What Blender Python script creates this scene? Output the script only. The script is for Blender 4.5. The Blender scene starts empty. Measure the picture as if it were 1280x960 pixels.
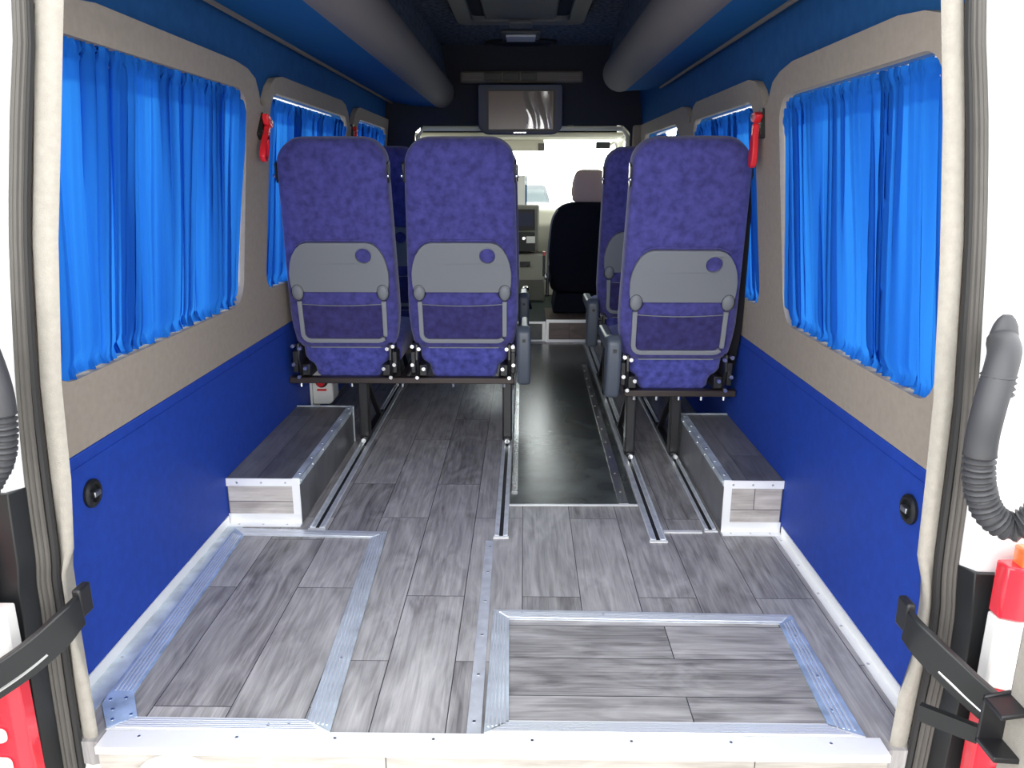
import bpy, bmesh, math, random
from mathutils import Vector, Matrix
from mathutils.geometry import tessellate_polygon
random.seed(7)
SC = bpy.context.scene
COL = SC.collection
PI = math.pi

# ------------------------------------------------------------------ materials
def newmat(name):
    m = bpy.data.materials.new(name); m.use_nodes = True
    nt = m.node_tree; nt.nodes.clear()
    out = nt.nodes.new('ShaderNodeOutputMaterial')
    return m, nt, out

def N(nt, t, **kw):
    n = nt.nodes.new(t)
    for k, v in kw.items():
        if k.startswith('i_'): n.inputs[k[2:].replace('_', ' ')].default_value = v
        else: setattr(n, k, v)
    return n

def c4(c): return (c[0], c[1], c[2], 1.0)

def pbr(name, col, rough=0.6, metal=0.0, noise=0.0, nscale=20, bump=0.0, bscale=200, sheen=0.0, spec=0.5, stretch=(1, 1, 1), coat=0.0):
    m, nt, out = newmat(name)
    b = N(nt, 'ShaderNodeBsdfPrincipled')
    b.inputs['Roughness'].default_value = rough
    b.inputs['Metallic'].default_value = metal
    b.inputs['Specular IOR Level'].default_value = spec
    b.inputs['Sheen Weight'].default_value = sheen
    b.inputs['Coat Weight'].default_value = coat
    b.inputs['Base Color'].default_value = c4(col)
    nt.links.new(b.outputs[0], out.inputs[0])
    tc = N(nt, 'ShaderNodeTexCoord'); mp = N(nt, 'ShaderNodeMapping')
    mp.inputs['Scale'].default_value = stretch
    nt.links.new(tc.outputs['Object'], mp.inputs[0])
    if noise:
        nz = N(nt, 'ShaderNodeTexNoise'); nz.inputs['Scale'].default_value = nscale; nz.inputs['Detail'].default_value = 4
        nt.links.new(mp.outputs[0], nz.inputs['Vector'])
        rp = N(nt, 'ShaderNodeValToRGB')
        lo = [max(0, x * (1 - noise)) for x in col]; hi = [min(1, x * (1 + noise)) for x in col]
        rp.color_ramp.elements[0].position = 0.3; rp.color_ramp.elements[1].position = 0.7
        rp.color_ramp.elements[0].color = c4(lo); rp.color_ramp.elements[1].color = c4(hi)
        nt.links.new(nz.outputs['Fac'], rp.inputs[0]); nt.links.new(rp.outputs[0], b.inputs['Base Color'])
    if bump:
        n2 = N(nt, 'ShaderNodeTexNoise'); n2.inputs['Scale'].default_value = bscale; n2.inputs['Detail'].default_value = 2
        nt.links.new(mp.outputs[0], n2.inputs['Vector'])
        bp = N(nt, 'ShaderNodeBump'); bp.inputs['Strength'].default_value = bump; bp.inputs['Distance'].default_value = 0.002
        nt.links.new(n2.outputs['Fac'], bp.inputs['Height']); nt.links.new(bp.outputs[0], b.inputs['Normal'])
    return m

def planks(name, along='Y', dark=(0.115, 0.108, 0.11), light=(0.50, 0.48, 0.475), width=0.15, length=0.75, shift=0.0, rough=0.36):
    """grey wood-look vinyl: staggered boards with stretched grain"""
    m, nt, out = newmat(name)
    b = N(nt, 'ShaderNodeBsdfPrincipled')
    tc = N(nt, 'ShaderNodeTexCoord')
    geo = N(nt, 'ShaderNodeNewGeometry')
    mp = N(nt, 'ShaderNodeMapping')
    mp.inputs['Location'].default_value = (shift, shift * 0.37, 0)
    rot = {'Y': (0, 0, PI / 2), 'X': (0, 0, 0), 'side': (PI / 2, 0, 0), 'face': (PI / 2, 0, 0), 'sideY': (PI/2, PI/2, 0)}[along]
    mp.inputs['Rotation'].default_value = rot
    nt.links.new(geo.outputs['Position'], mp.inputs[0])
    br = N(nt, 'ShaderNodeTexBrick')
    br.inputs['Scale'].default_value = 1.0
    br.inputs['Brick Width'].default_value = length; br.inputs['Row Height'].default_value = width
    br.inputs['Mortar Size'].default_value = 0.0012; br.inputs['Mortar Smooth'].default_value = 0.2
    br.offset = 0.37
    br.inputs['Color1'].default_value = (0, 0, 0, 1); br.inputs['Color2'].default_value = (1, 1, 1, 1)
    br.inputs['Mortar'].default_value = (0.2, 0.2, 0.2, 1)
    nt.links.new(mp.outputs[0], br.inputs['Vector'])
    # grain, offset by the board's own value
    mp2 = N(nt, 'ShaderNodeMapping'); mp2.inputs['Scale'].default_value = (4.0, 75.0, 4.0)
    addv = N(nt, 'ShaderNodeVectorMath', operation='MULTIPLY_ADD')
    nt.links.new(br.outputs['Color'], addv.inputs[0]); addv.inputs[1].default_value = (7, 3, 5)
    nt.links.new(mp.outputs[0], addv.inputs[2])
    nt.links.new(addv.outputs[0], mp2.inputs[0])
    nz = N(nt, 'ShaderNodeTexNoise'); nz.inputs['Scale'].default_value = 1.0; nz.inputs['Detail'].default_value = 7
    nz.inputs['Distortion'].default_value = 1.1; nz.inputs['Roughness'].default_value = 0.62
    nt.links.new(mp2.outputs[0], nz.inputs['Vector'])
    mp3 = N(nt, 'ShaderNodeMapping'); mp3.inputs['Scale'].default_value = (4.0, 12.0, 4.0)
    nt.links.new(addv.outputs[0], mp3.inputs[0])
    nb = N(nt, 'ShaderNodeTexNoise'); nb.inputs['Scale'].default_value = 1.0; nb.inputs['Detail'].default_value = 3; nb.inputs['Distortion'].default_value = 2.0
    nt.links.new(mp3.outputs[0], nb.inputs['Vector'])
    mx = N(nt, 'ShaderNodeMath', operation='MULTIPLY_ADD'); mx.inputs[1].default_value = 0.55
    nt.links.new(nz.outputs['Fac'], mx.inputs[0])
    m2 = N(nt, 'ShaderNodeMath', operation='MULTIPLY'); m2.inputs[1].default_value = 0.45
    nt.links.new(nb.outputs['Fac'], m2.inputs[0]); nt.links.new(m2.outputs[0], mx.inputs[2])
    m3 = N(nt, 'ShaderNodeMath', operation='MULTIPLY_ADD'); m3.inputs[1].default_value = 0.14
    sep = N(nt, 'ShaderNodeSeparateColor'); nt.links.new(br.outputs['Color'], sep.inputs[0])
    nt.links.new(sep.outputs[0], m3.inputs[0]); nt.links.new(mx.outputs[0], m3.inputs[2])
    rp = N(nt, 'ShaderNodeValToRGB')
    rp.color_ramp.elements[0].position = 0.36; rp.color_ramp.elements[1].position = 0.78
    rp.color_ramp.elements[0].color = c4(dark); rp.color_ramp.elements[1].color = c4(light)
    nt.links.new(m3.outputs[0], rp.inputs[0])
    mm = N(nt, 'ShaderNodeMix', data_type='RGBA'); mm.inputs[7].default_value = (0.03, 0.03, 0.032, 1)
    nt.links.new(br.outputs['Fac'], mm.inputs[0]); nt.links.new(rp.outputs[0], mm.inputs[6])
    nt.links.new(mm.outputs[2], b.inputs['Base Color'])
    b.inputs['Roughness'].default_value = rough
    bp = N(nt, 'ShaderNodeBump'); bp.inputs['Strength'].default_value = 0.12; bp.inputs['Distance'].default_value = 0.001
    nt.links.new(nz.outputs['Fac'], bp.inputs['Height']); nt.links.new(bp.outputs[0], b.inputs['Normal'])
    nt.links.new(b.outputs[0], out.inputs[0])
    return m

def glassmat(name, tint=(0.93, 0.96, 0.95)):
    m, nt, out = newmat(name)
    t = N(nt, 'ShaderNodeBsdfTransparent'); t.inputs[0].default_value = c4(tint)
    g = N(nt, 'ShaderNodeBsdfGlossy'); g.inputs['Roughness'].default_value = 0.02
    mx = N(nt, 'ShaderNodeMixShader'); mx.inputs[0].default_value = 0.05
    nt.links.new(t.outputs[0], mx.inputs[1]); nt.links.new(g.outputs[0], mx.inputs[2])
    nt.links.new(mx.outputs[0], out.inputs[0])
    return m

def clothmat(name, dcol, tcol, fac, thin=0):
    m, nt, out = newmat(name)
    d = N(nt, 'ShaderNodeBsdfDiffuse'); d.inputs[0].default_value = c4(dcol)
    t = N(nt, 'ShaderNodeBsdfTranslucent'); t.inputs[0].default_value = c4(tcol)
    mx = N(nt, 'ShaderNodeMixShader'); mx.inputs[0].default_value = fac
    nt.links.new(d.outputs[0], mx.inputs[1]); nt.links.new(t.outputs[0], mx.inputs[2])
    if thin:
        tr = N(nt, 'ShaderNodeBsdfTransparent'); m2 = N(nt, 'ShaderNodeMixShader'); m2.inputs[0].default_value = thin
        nt.links.new(mx.outputs[0], m2.inputs[1]); nt.links.new(tr.outputs[0], m2.inputs[2]); mx = m2
    nt.links.new(mx.outputs[0], out.inputs[0])
    return m

def netmat(name, col):
    m, nt, out = newmat(name)
    d = N(nt, 'ShaderNodeBsdfDiffuse'); d.inputs[0].default_value = c4(col)
    t = N(nt, 'ShaderNodeBsdfTransparent')
    mx = N(nt, 'ShaderNodeMixShader'); mx.inputs[0].default_value = 0.32
    nt.links.new(t.outputs[0], mx.inputs[1]); nt.links.new(d.outputs[0], mx.inputs[2]); nt.links.new(mx.outputs[0], out.inputs[0])
    return m

M = {}
M['floor'] = planks('grey_plank_vinyl', 'Y')
M['hatchL'] = planks('grey_plank_vinyl_hatch', 'Y', shift=0.31, width=0.16)
M['hatchR'] = planks('grey_plank_vinyl_cross', 'X', shift=0.13, width=0.13)
M['boxtop'] = planks('dark_plank_box_top', 'Y', dark=(0.07, 0.068, 0.07), light=(0.22, 0.215, 0.22), shift=0.6)
M['riser'] = planks('pale_plank_riser', 'face', dark=(0.30, 0.27, 0.24), light=(0.62, 0.58, 0.53), width=0.09, length=0.7)
M['boxface'] = planks('plank_box_face', 'face', dark=(0.30, 0.27, 0.25), light=(0.62, 0.58, 0.55), width=0.2, length=0.9, shift=0.2)
M['aislevinyl'] = pbr('dark_aisle_vinyl', (0.06, 0.07, 0.067), 0.27, noise=0.45, nscale=6, bump=0.08, bscale=40)
M['alu'] = pbr('brushed_aluminium', (0.78, 0.81, 0.85), 0.36, 0.55, noise=0.12, nscale=30, bump=0.15, bscale=60, stretch=(1, 1, 1))
M['alud'] = pbr('scuffed_aluminium', (0.66, 0.73, 0.80), 0.42, 0.5, noise=0.3, nscale=14, bump=0.3, bscale=40)
M['alublue'] = pbr('filmed_aluminium', (0.44, 0.56, 0.75), 0.45, 0.45, noise=0.3, nscale=20, bump=0.4, bscale=50)
M['alupol'] = pbr('polished_aluminium_strip', (0.80, 0.82, 0.83), 0.25, 0.95, noise=0.15, nscale=12)
M['rib'] = pbr('worn_rib_metal', (0.86, 0.89, 0.93), 0.3, 0.6)
M['whitealu'] = pbr('bright_sill_metal', (0.95, 0.95, 0.94), 0.35, 0.3)
M['screw'] = pbr('screw_steel', (0.62, 0.62, 0.62), 0.3, 1.0)
M['chrome'] = pbr('bright_bolt', (0.85, 0.85, 0.85), 0.18, 1.0)
M['slot'] = pbr('rail_slot_dark', (0.012, 0.012, 0.014), 0.5)
M['felt'] = pbr('greige_felt', (0.36, 0.31, 0.258), 0.95, noise=0.05, nscale=60, bump=0.25, bscale=500, spec=0.1)
M['feltlight'] = pbr('cream_felt_pillar', (0.36, 0.335, 0.295), 0.95, noise=0.06, nscale=80, bump=0.5, bscale=600, spec=0.1)
M['blue'] = pbr('royal_blue_panel', (0.014, 0.055, 0.36), 0.62, noise=0.1, nscale=40, bump=0.2, bscale=400, spec=0.3)
M['bluefab'] = pbr('blue_fabric_lining', (0.022, 0.105, 0.28), 0.95, noise=0.08, nscale=30, spec=0.1)
M['rackblue'] = pbr('blue_rack_underside', (0.010, 0.105, 0.27), 0.85, spec=0.15)
M['rackgrey'] = pbr('grey_rack_nose', (0.20, 0.175, 0.155), 0.7, spec=0.25)
M['ceil'] = pbr('dark_ceiling_fabric', (0.11, 0.125, 0.15), 0.95, noise=0.5, nscale=45, spec=0.1)
M['header'] = pbr('near_black_header', (0.036, 0.038, 0.05), 0.9, spec=0.1)
M['outer'] = pbr('white_paint', (0.82, 0.82, 0.82), 0.3)
M['velvet'] = pbr('purple_blue_velvet', (0.072, 0.068, 0.255), 0.95, noise=0.30, nscale=38, bump=0.2, bscale=120, sheen=0.25, spec=0.1)
M['velvetd'] = pbr('blue_velvet_pad', (0.075, 0.082, 0.33), 0.95, noise=0.36, nscale=40, sheen=0.2, spec=0.1)
M['tray'] = pbr('grey_seat_plastic', (0.21, 0.22, 0.235), 0.5)
M['trayedge'] = pbr('grey_seat_plastic_frame', (0.26, 0.27, 0.29), 0.5)
M['arm'] = pbr('slate_armrest_plastic', (0.085, 0.10, 0.125), 0.42)
M['net'] = netmat('pocket_net', (0.05, 0.04, 0.10))
M['black'] = pbr('black_steel', (0.015, 0.015, 0.017), 0.38)
M['bar'] = pbr('brown_black_bar', (0.05, 0.038, 0.035), 0.4, 0.4)
M['rubber'] = pbr('black_rubber', (0.018, 0.017, 0.017), 0.6)
M['seal'] = pbr('grey_rubber_seal', (0.085, 0.078, 0.07), 0.55, noise=0.15, nscale=8)
M['plastic'] = pbr('black_plastic', (0.011, 0.012, 0.013), 0.42, noise=0.2, nscale=6)
M['hose'] = pbr('grey_rubber_hose', (0.055, 0.055, 0.06), 0.5)
M['red'] = pbr('red_plastic', (0.75, 0.02, 0.03), 0.35)
M['redlens'] = pbr('red_lens', (0.72, 0.03, 0.05), 0.12, coat=0.5)
M['orangelens'] = pbr('orange_lens', (0.85, 0.22, 0.06), 0.12, coat=0.5)
M['whitelens'] = pbr('white_lens', (0.85, 0.83, 0.80), 0.12, coat=0.5)
M['whiteplastic'] = pbr('white_plastic', (0.8, 0.8, 0.78), 0.4)
M['curtain'] = clothmat('blue_curtain_cloth', (0.018, 0.15, 0.56), (0.028, 0.225, 0.72), 0.5)
M['hem'] = clothmat('blue_curtain_hem', (0.018, 0.15, 0.56), (0.028, 0.225, 0.72), 0.5, 0.45)
M['glass'] = glassmat('window_glass')
M['screen'] = pbr('brown_lcd_screen', (0.17, 0.11, 0.08), 0.22, spec=0.6)
M['film'] = pbr('crinkled_clear_film', (0.55, 0.42, 0.30), 0.12, 0.6, bump=0.5, bscale=30)
M['monitor'] = pbr('navy_monitor_case', (0.015, 0.022, 0.06), 0.45)
M['grille'] = pbr('dull_grey_plastic', (0.14, 0.125, 0.11), 0.55)
M['hatchp'] = pbr('dark_grey_plastic', (0.10, 0.105, 0.11), 0.5)
M['cream'] = pbr('cream_cab_plastic', (0.78, 0.75, 0.62), 0.6)
M['dash'] = pbr('grey_dash_plastic', (0.20, 0.20, 0.17), 0.6)
M['seatblack'] = pbr('black_seat_cover', (0.012, 0.013, 0.022), 0.9, spec=0.1)
M['headrest'] = pbr('taupe_headrest_cloth', (0.62, 0.47, 0.42), 0.9, spec=0.1)
M['lamp'] = pbr('clear_lamp_lens', (0.8, 0.8, 0.8), 0.25)
M['ground'] = pbr('pale_concrete', (0.42, 0.41, 0.39), 0.9, noise=0.1, nscale=3)
M['carpaint'] = pbr('silver_car_paint', (0.16, 0.17, 0.18), 0.35, 0.2)
M['tyre'] = pbr('tyre', (0.02, 0.02, 0.02), 0.8)
M['paper'] = pbr('white_paper', (0.85, 0.85, 0.82), 0.8)
M['carpetcab'] = pbr('cab_rubber_floor', (0.03, 0.05, 0.045), 0.5)
M['wood'] = planks('reddish_step_face', 'face', dark=(0.10, 0.07, 0.06), light=(0.24, 0.17, 0.14), width=0.2, length=0.3)

# ------------------------------------------------------------------ mesh helper
WORLD = {}     # object -> world location of its origin

class MB:
    def __init__(s): s.bm = bmesh.new(); s.mats = []; s.mi = 0
    def mat(s, m):
        if m not in s.mats: s.mats.append(m)
        s.mi = s.mats.index(m); return s
    def face(s, vs):
        try:
            f = s.bm.faces.new(vs); f.material_index = s.mi; return f
        except ValueError: return None
    def v(s, p): return s.bm.verts.new(p)
    def box(s, x0, x1, y0, y1, z0, z1, mtx=None):
        P = [(x, y, z) for z in (z0, z1) for y in (y0, y1) for x in (x0, x1)]
        if mtx is not None: P = [mtx @ Vector(p) for p in P]
        v = [s.v(p) for p in P]
        for f in ((0, 2, 3, 1), (4, 5, 7, 6), (0, 1, 5, 4), (2, 6, 7, 3), (0, 4, 6, 2), (1, 3, 7, 5)): s.face([v[i] for i in f])
        return s
    def obox(s, c, size, mtx3=None):
        R = (mtx3.to_4x4() if mtx3 is not None else Matrix.Identity(4))
        return s.box(-size[0] / 2, size[0] / 2, -size[1] / 2, size[1] / 2, -size[2] / 2, size[2] / 2, Matrix.Translation(c) @ R)
    def loft(s, rings, cap=True, closed=True):
        R = [[s.v(p) for p in r] for r in rings]
        n = len(R[0])
        for a, b in zip(R, R[1:]):
            for i in range(n if closed else n - 1):
                s.face([a[i], a[(i + 1) % n], b[(i + 1) % n], b[i]])
        if cap and closed: s.face(R[0][::-1]); s.face(R[-1])
        return s
    def prism(s, poly, f3):
        """poly: 2D outline; f3(u,v,k) k in 0,1 -> 3D point"""
        return s.loft([[f3(u, v, 0) for u, v in poly], [f3(u, v, 1) for u, v in poly]])
    def tube(s, path, r, n=10, up=None):
        P = [Vector(p) for p in path]; rings = []
        rr = r if isinstance(r, (list, tuple)) else [r] * len(P)
        nrm = None
        for i, p in enumerate(P):
            t = (P[min(i + 1, len(P) - 1)] - P[max(i - 1, 0)]).normalized()
            if nrm is None:
                nrm = t.orthogonal().normalized()
            else:
                nrm = (nrm - t * nrm.dot(t)).normalized()
            bn = t.cross(nrm)
            rings.append([p + (nrm * math.cos(2 * PI * k / n) + bn * math.sin(2 * PI * k / n)) * rr[i] for k in range(n)])
        return s.loft(rings)
    def cyl(s, p0, p1, r, n=16, r1=None): return s.tube([p0, p1], [r, r if r1 is None else r1], n)
    def ribbon(s, path, across, w, t):
        """flat bar swept along a path: width w along 'across', thickness t"""
        P = [Vector(p) for p in path]; rings = []
        for i, p in enumerate(P):
            tg = (P[min(i + 1, len(P) - 1)] - P[max(i - 1, 0)]).normalized()
            a = across[i] if isinstance(across, list) else Vector(across)
            a = (a - tg * a.dot(tg)).normalized(); b = tg.cross(a)
            rings.append([p + a * sx * w / 2 + b * sy * t / 2 for sx, sy in ((-1, -1), (1, -1), (1, 1), (-1, 1))])
        return s.loft(rings)
    def ell(s, c, r, nu=14, nv=8, mtx=None):
        rings = []
        for j in range(1, nv):
            th = PI * j / nv
            rings.append([Vector((r[0] * math.sin(th) * math.cos(2 * PI * i / nu), r[1] * math.sin(th) * math.sin(2 * PI * i / nu), -r[2] * math.cos(th))) for i in range(nu)])
        if mtx is not None: rings = [[mtx @ p for p in q] for q in rings]
        rings = [[p + Vector(c) for p in q] for q in rings]
        return s.loft(rings)
    def grid(s, nu, nv, f):
        V = [[s.v(f(i / nu, j / nv)) for i in range(nu + 1)] for j in range(nv + 1)]
        for j in range(nv):
            for i in range(nu): s.face([V[j][i], V[j][i + 1], V[j + 1][i + 1], V[j + 1][i]])
        return s
    def holed(s, outer, holes, f3, t):
        """plate with holes: f3(u, v, off)"""
        loops = [outer] + holes
        flat = [p for l in loops for p in l]
        tris = tessellate_polygon([[Vector((p[0], p[1], 0)) for p in l] for l in loops])
        A = [s.v(f3(u, v, 0)) for u, v in flat]; B = [s.v(f3(u, v, t)) for u, v in flat]
        for a, b, c in tris: s.face([A[a], A[b], A[c]]); s.face([B[c], B[b], B[a]])
        k = 0
        for l in loops:
            n = len(l)
            for i in range(n): s.face([A[k + i], A[k + (i + 1) % n], B[k + (i + 1) % n], B[k + i]])
            k += n
        return s
    def build(s, name, mat=None, parent=None, bevel=0, seg=2, smooth=35, solid=0, subsurf=0):
        bm = s.bm
        if mat is not None and not s.mats: s.mats = [mat]
        bmesh.ops.recalc_face_normals(bm, faces=bm.faces)
        xs = [v.co for v in bm.verts]
        if parent is not None: o0 = WORLD[parent]
        else:
            o0 = Vector(((min(p.x for p in xs) + max(p.x for p in xs)) / 2, (min(p.y for p in xs) + max(p.y for p in xs)) / 2, min(p.z for p in xs)))
        for v in bm.verts: v.co -= o0
        me = bpy.data.meshes.new(name); bm.to_mesh(me); bm.free()
        for m in s.mats: me.materials.append(m)
        if smooth:
            me.shade_smooth(); me.set_sharp_from_angle(angle=math.radians(smooth))
        o = bpy.data.objects.new(name, me); COL.objects.link(o)
        if parent is not None: o.parent = parent
        else: o.location = o0
        WORLD[o] = o0.copy()
        if solid:
            md = o.modifiers.new('thickness', 'SOLIDIFY'); md.thickness = solid; md.offset = 0
        if bevel:
            md = o.modifiers.new('bevel', 'BEVEL'); md.width = bevel; md.segments = seg; md.limit_method = 'ANGLE'; md.angle_limit = math.radians(40)
        if subsurf:
            md = o.modifiers.new('smooth', 'SUBSURF'); md.levels = subsurf; md.render_levels = subsurf
        return o

def empty(name, loc, label=None, cat=None, group=None, kind=None):
    o = bpy.data.objects.new(name, None); o.empty_display_size = 0.1; COL.objects.link(o)
    o.location = loc; WORLD[o] = Vector(loc)
    return tag(o, label, cat, group, kind)

def tag(o, label=None, cat=None, group=None, kind=None):
    if label: o['label'] = label
    if cat: o['category'] = cat
    if group: o['group'] = group
    if kind: o['kind'] = kind
    return o

def struct(o, label=None, cat=None): return tag(o, label, cat, kind='structure')

def copy_tree(o, parent=None, delta=None):
    c = o.copy(); COL.objects.link(c)
    if parent is not None: c.parent = parent
    else: c.location = o.location + Vector(delta)
    for ch in o.children: copy_tree(ch, c)
    return c

def rrect(u0, u1, v0, v1, r, n=6, corners=(1, 1, 1, 1)):
    """rounded rectangle outline, ccw from lower left; corners: ll, lr, ur, ul radius factors"""
    out = []
    for k, (cu, cv, a0) in enumerate(((u0, v0, PI), (u1, v0, 1.5 * PI), (u1, v1, 0), (u0, v1, 0.5 * PI))):
        rr = r * corners[k]
        if rr <= 1e-5: out.append((cu, cv)); continue
        ccu = cu + (rr if k in (0, 3) else -rr); ccv = cv + (rr if k in (0, 1) else -rr)
        for i in range(n + 1):
            a = a0 + 0.5 * PI * i / n
            out.append((ccu + rr * math.cos(a), ccv + rr * math.sin(a)))
    return out

def smoothpath(pts, n=6):
    P = [Vector(p) for p in pts]; out = []
    for i in range(len(P) - 1):
        p0 = P[max(i - 1, 0)]; p1 = P[i]; p2 = P[i + 1]; p3 = P[min(i + 2, len(P) - 1)]
        for k in range(n):
            t = k / n
            out.append(0.5 * ((2 * p1) + (p2 - p0) * t + (2 * p0 - 5 * p1 + 4 * p2 - p3) * t * t + (3 * p1 - p0 - 3 * p2 + p3) * t ** 3))
    out.append(P[-1]); return out

# ------------------------------------------------------------------ van shell
WL, WR, YB, YF, ZC = 0.929, 0.796, 1.27, 4.92, 1.80
LEAN = {-1: 0.108, 1: 0.112}
def WX(side, z, off=0.0):
    """wall surface; off > 0 goes outward"""
    w = WL if side < 0 else WR
    return side * (w - LEAN[side] * max(0.0, z - 0.5) + off)

# floor
m = MB(); m.box(-0.95, 0.82, 1.235, 4.99, -0.05, 0.0)
struct(m.build('floor', M['floor']), 'grey wood-look vinyl plank floor of the van', 'floor')
m = MB(); m.box(-14, 14, -8, 30, -0.78, -0.70)
struct(m.build('ground', M['ground']), 'pale ground outside under the van', 'ground')

LWIN = [(1.40, 2.44, 0.655, 1.300), (2.66, 3.80, 0.665, 1.320), (4.02, 4.84, 0.67, 1.330)]
RWIN = [(1.385, 2.255, 0.632, 1.262), (2.485, 3.37, 0.64, 1.275), (3.68, 4.70, 0.65, 1.285)]
def winhole(w, grow=0.0): return rrect(w[0] - grow, w[1] + grow, w[2] - grow, w[3] + grow, 0.075, 6)

def scallop(side):
    """outline of the felt window surround: arched over every window, dipping between them"""
    if side < 0:
        top = [(4.898, 1.385), (4.06, 1.385), (4.00, 1.375), (3.955, 1.345), (3.93, 1.30), (3.90, 1.285), (3.86, 1.285), (3.83, 1.30), (3.80, 1.34), (3.74, 1.37), (3.66, 1.382),
               (2.78, 1.378), (2.70, 1.365), (2.655, 1.335), (2.63, 1.30), (2.605, 1.27), (2.565, 1.27), (2.545, 1.305), (2.51, 1.342), (2.44, 1.362), (2.34, 1.37), (1.60, 1.372), (1.49, 1.360), (1.42, 1.345), (1.34, 1.335)]
        return [(1.28, 0.50), (4.898, 0.50)] + top + [(1.28, 1.335)]
    top = [(4.898, 1.345), (3.56, 1.345), (3.49, 1.335), (3.46, 1.31), (3.435, 1.27), (3.41, 1.27), (3.385, 1.30), (3.345, 1.326), (3.28, 1.34),
           (2.54, 1.338), (2.465, 1.325), (2.425, 1.295), (2.395, 1.25), (2.36, 1.25), (2.335, 1.275), (2.305, 1.305), (2.24, 1.325), (2.14, 1.338), (1.56, 1.338), (1.46, 1.328), (1.40, 1.312), (1.34, 1.30)]
    return [(1.28, 0.50), (4.898, 0.50)] + top + [(1.28, 1.30)]

for side, nm, wins in ((-1, 'left', LWIN), (1, 'right', RWIN)):
    # structural wall: lower vertical slab and leaning upper slab with window holes, blue fabric lining
    m = MB()
    m.holed([(1.28, 0.50), (4.899, 0.50), (4.899, 1.84), (1.28, 1.84)], [winhole(w, 0.004) for w in wins],
            lambda u, v, o, s=side: (WX(s, v, 0.012 + o), u, v), 0.035)
    wall = struct(m.build('wall_' + nm, M['bluefab']), 'blue fabric lined %s side wall of the van' % nm, 'wall')
    m = MB()
    m.box(min(WX(side, 0, 0), WX(side, 0, 0.05)), max(WX(side, 0, 0), WX(side, 0, 0.05)), 1.28, 4.899, -0.05, 0.499)
    m.build('wall_core', M['felt'], wall)
    m = MB()
    m.holed([(1.28, 0.50), (4.899, 0.50), (4.899, 1.84), (1.28, 1.84)], [winhole(w, 0.004) for w in wins],
            lambda u, v, o, s=side: (WX(s, v, 0.055 + o), u, v), 0.03)
    m.build('outer_skin', M['outer'], wall)
    m = MB()
    m.holed(scallop(side), [winhole(w) for w in wins], lambda u, v, o, s=side: (WX(s, v, -0.012 + o), u, v), 0.023)
    m.build('window_surround', M['felt'], wall)
    m = MB()
    x0, x1 = WX(side, 0, -0.010), WX(side, 0, -0.001)
    m.box(min(x0, x1), max(x0, x1), 1.28, 4.90, 0.012, 0.497)
    p = m.build('lower_panel', M['blue'], wall, bevel=0.004)
    p['label'] = 'royal blue lower wall panel'
    # seam line along the panel
    m = MB(); m.box(min(x0, x0 - side * 0.002), max(x0, x0 - side * 0.002), 1.28, 4.88, 0.468, 0.471)
    m.build('panel_seam', M['blue'], wall)

# windows (panes) : window_1..6
k = 0
for side, wins in ((-1, LWIN), (1, RWIN)):
    for w in wins:
        k += 1
        m = MB(); m.prism(rrect(w[0] + .002, w[1] - .002, w[2] + .002, w[3] - .002, 0.073), lambda u, v, j, s=side: (WX(s, v, 0.042 + 0.004 * j), u, v))
        o = m.build('window_%d' % k, M['glass']); struct(o, 'side window pane behind a blue curtain', 'window')

# roof and front bulkhead
m = MB(); m.box(-0.86, 0.73, 1.24, 4.899, ZC, ZC + 0.05)
ceil = struct(m.build('ceiling', M['ceil']), 'dark fabric ceiling of the van', 'ceiling')
m = MB(); m.box(-0.83, 0.72, 1.24, 1.31, 1.52, ZC); struct(m.build('wall_rear', M['felt'], bevel=0.01), 'panel above the rear door opening', 'wall')
m = MB()
m.holed([(-0.99, 0.0), (-0.67, 0.0), (-0.67, 1.31), (-0.62, 1.352), (0.60, 1.352), (0.645, 1.31), (0.645, 0.0), (0.86, 0.0), (0.86, ZC + 0.05), (-0.99, ZC + 0.05)], [],
        lambda u, v, o: (u, 4.90 + o, v), 0.05)
wf = struct(m.build('wall_front', M['header'], bevel=0.012), 'dark bulkhead framing the opening to the cab', 'wall')
m = MB()
m.tube([(-0.655, 4.955, 0.02), (-0.655, 4.955, 1.29), (-0.62, 4.955, 1.335), (0.60, 4.955, 1.335), (0.635, 4.955, 1.29), (0.635, 4.955, 0.02)], 0.014, 8)
struct(m.build('trim_1', M['cream']), 'cream edging around the cab opening', 'trim')
m = MB()
m.box(0.655, 0.735, 4.84, 4.90, 0.0, 1.35)
struct(m.build('trim_2', M['felt'], bevel=0.012), 'felt covered post right of the cab opening', 'trim')

# rear pillars: felt band, rubber seal, painted jamb
PL = [(-0.70, 1.56), (-0.692, 1.306), (-0.722, 1.135), (-0.755, 0.951), (-0.787, 0.71), (-0.797, 0.534), (-0.812, 0.40), (-0.834, 0.35), (-0.836, 0.30), (-0.835, 0.21), (-0.824, 0.12), (-0.824, -0.06)]
PLo = [(-0.735, 1.56), (-0.732, 1.306), (-0.761, 1.135), (-0.794, 0.951), (-0.820, 0.709), (-0.829, 0.534), (-0.834, 0.40), (-0.840, 0.35), (-0.841, 0.30), (-0.846, 0.21), (-0.849, 0.12), (-0.852, -0.06)]
PR = [(0.60, 1.56), (0.615, 1.302), (0.642, 1.134), (0.669, 0.915), (0.691, 0.688), (0.698, 0.544), (0.703, 0.40), (0.720, 0.34), (0.727, 0.30), (0.724, 0.178), (0.708, 0.11), (0.703, -0.06)]
PRo = [(0.63, 1.56), (0.645, 1.302), (0.672, 1.134), (0.698, 0.953), (0.721, 0.688), (0.726, 0.544), (0.730, 0.40), (0.735, 0.34), (0.739, 0.30), (0.742, 0.178), (0.739, 0.11), (0.733, -0.06)]
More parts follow.
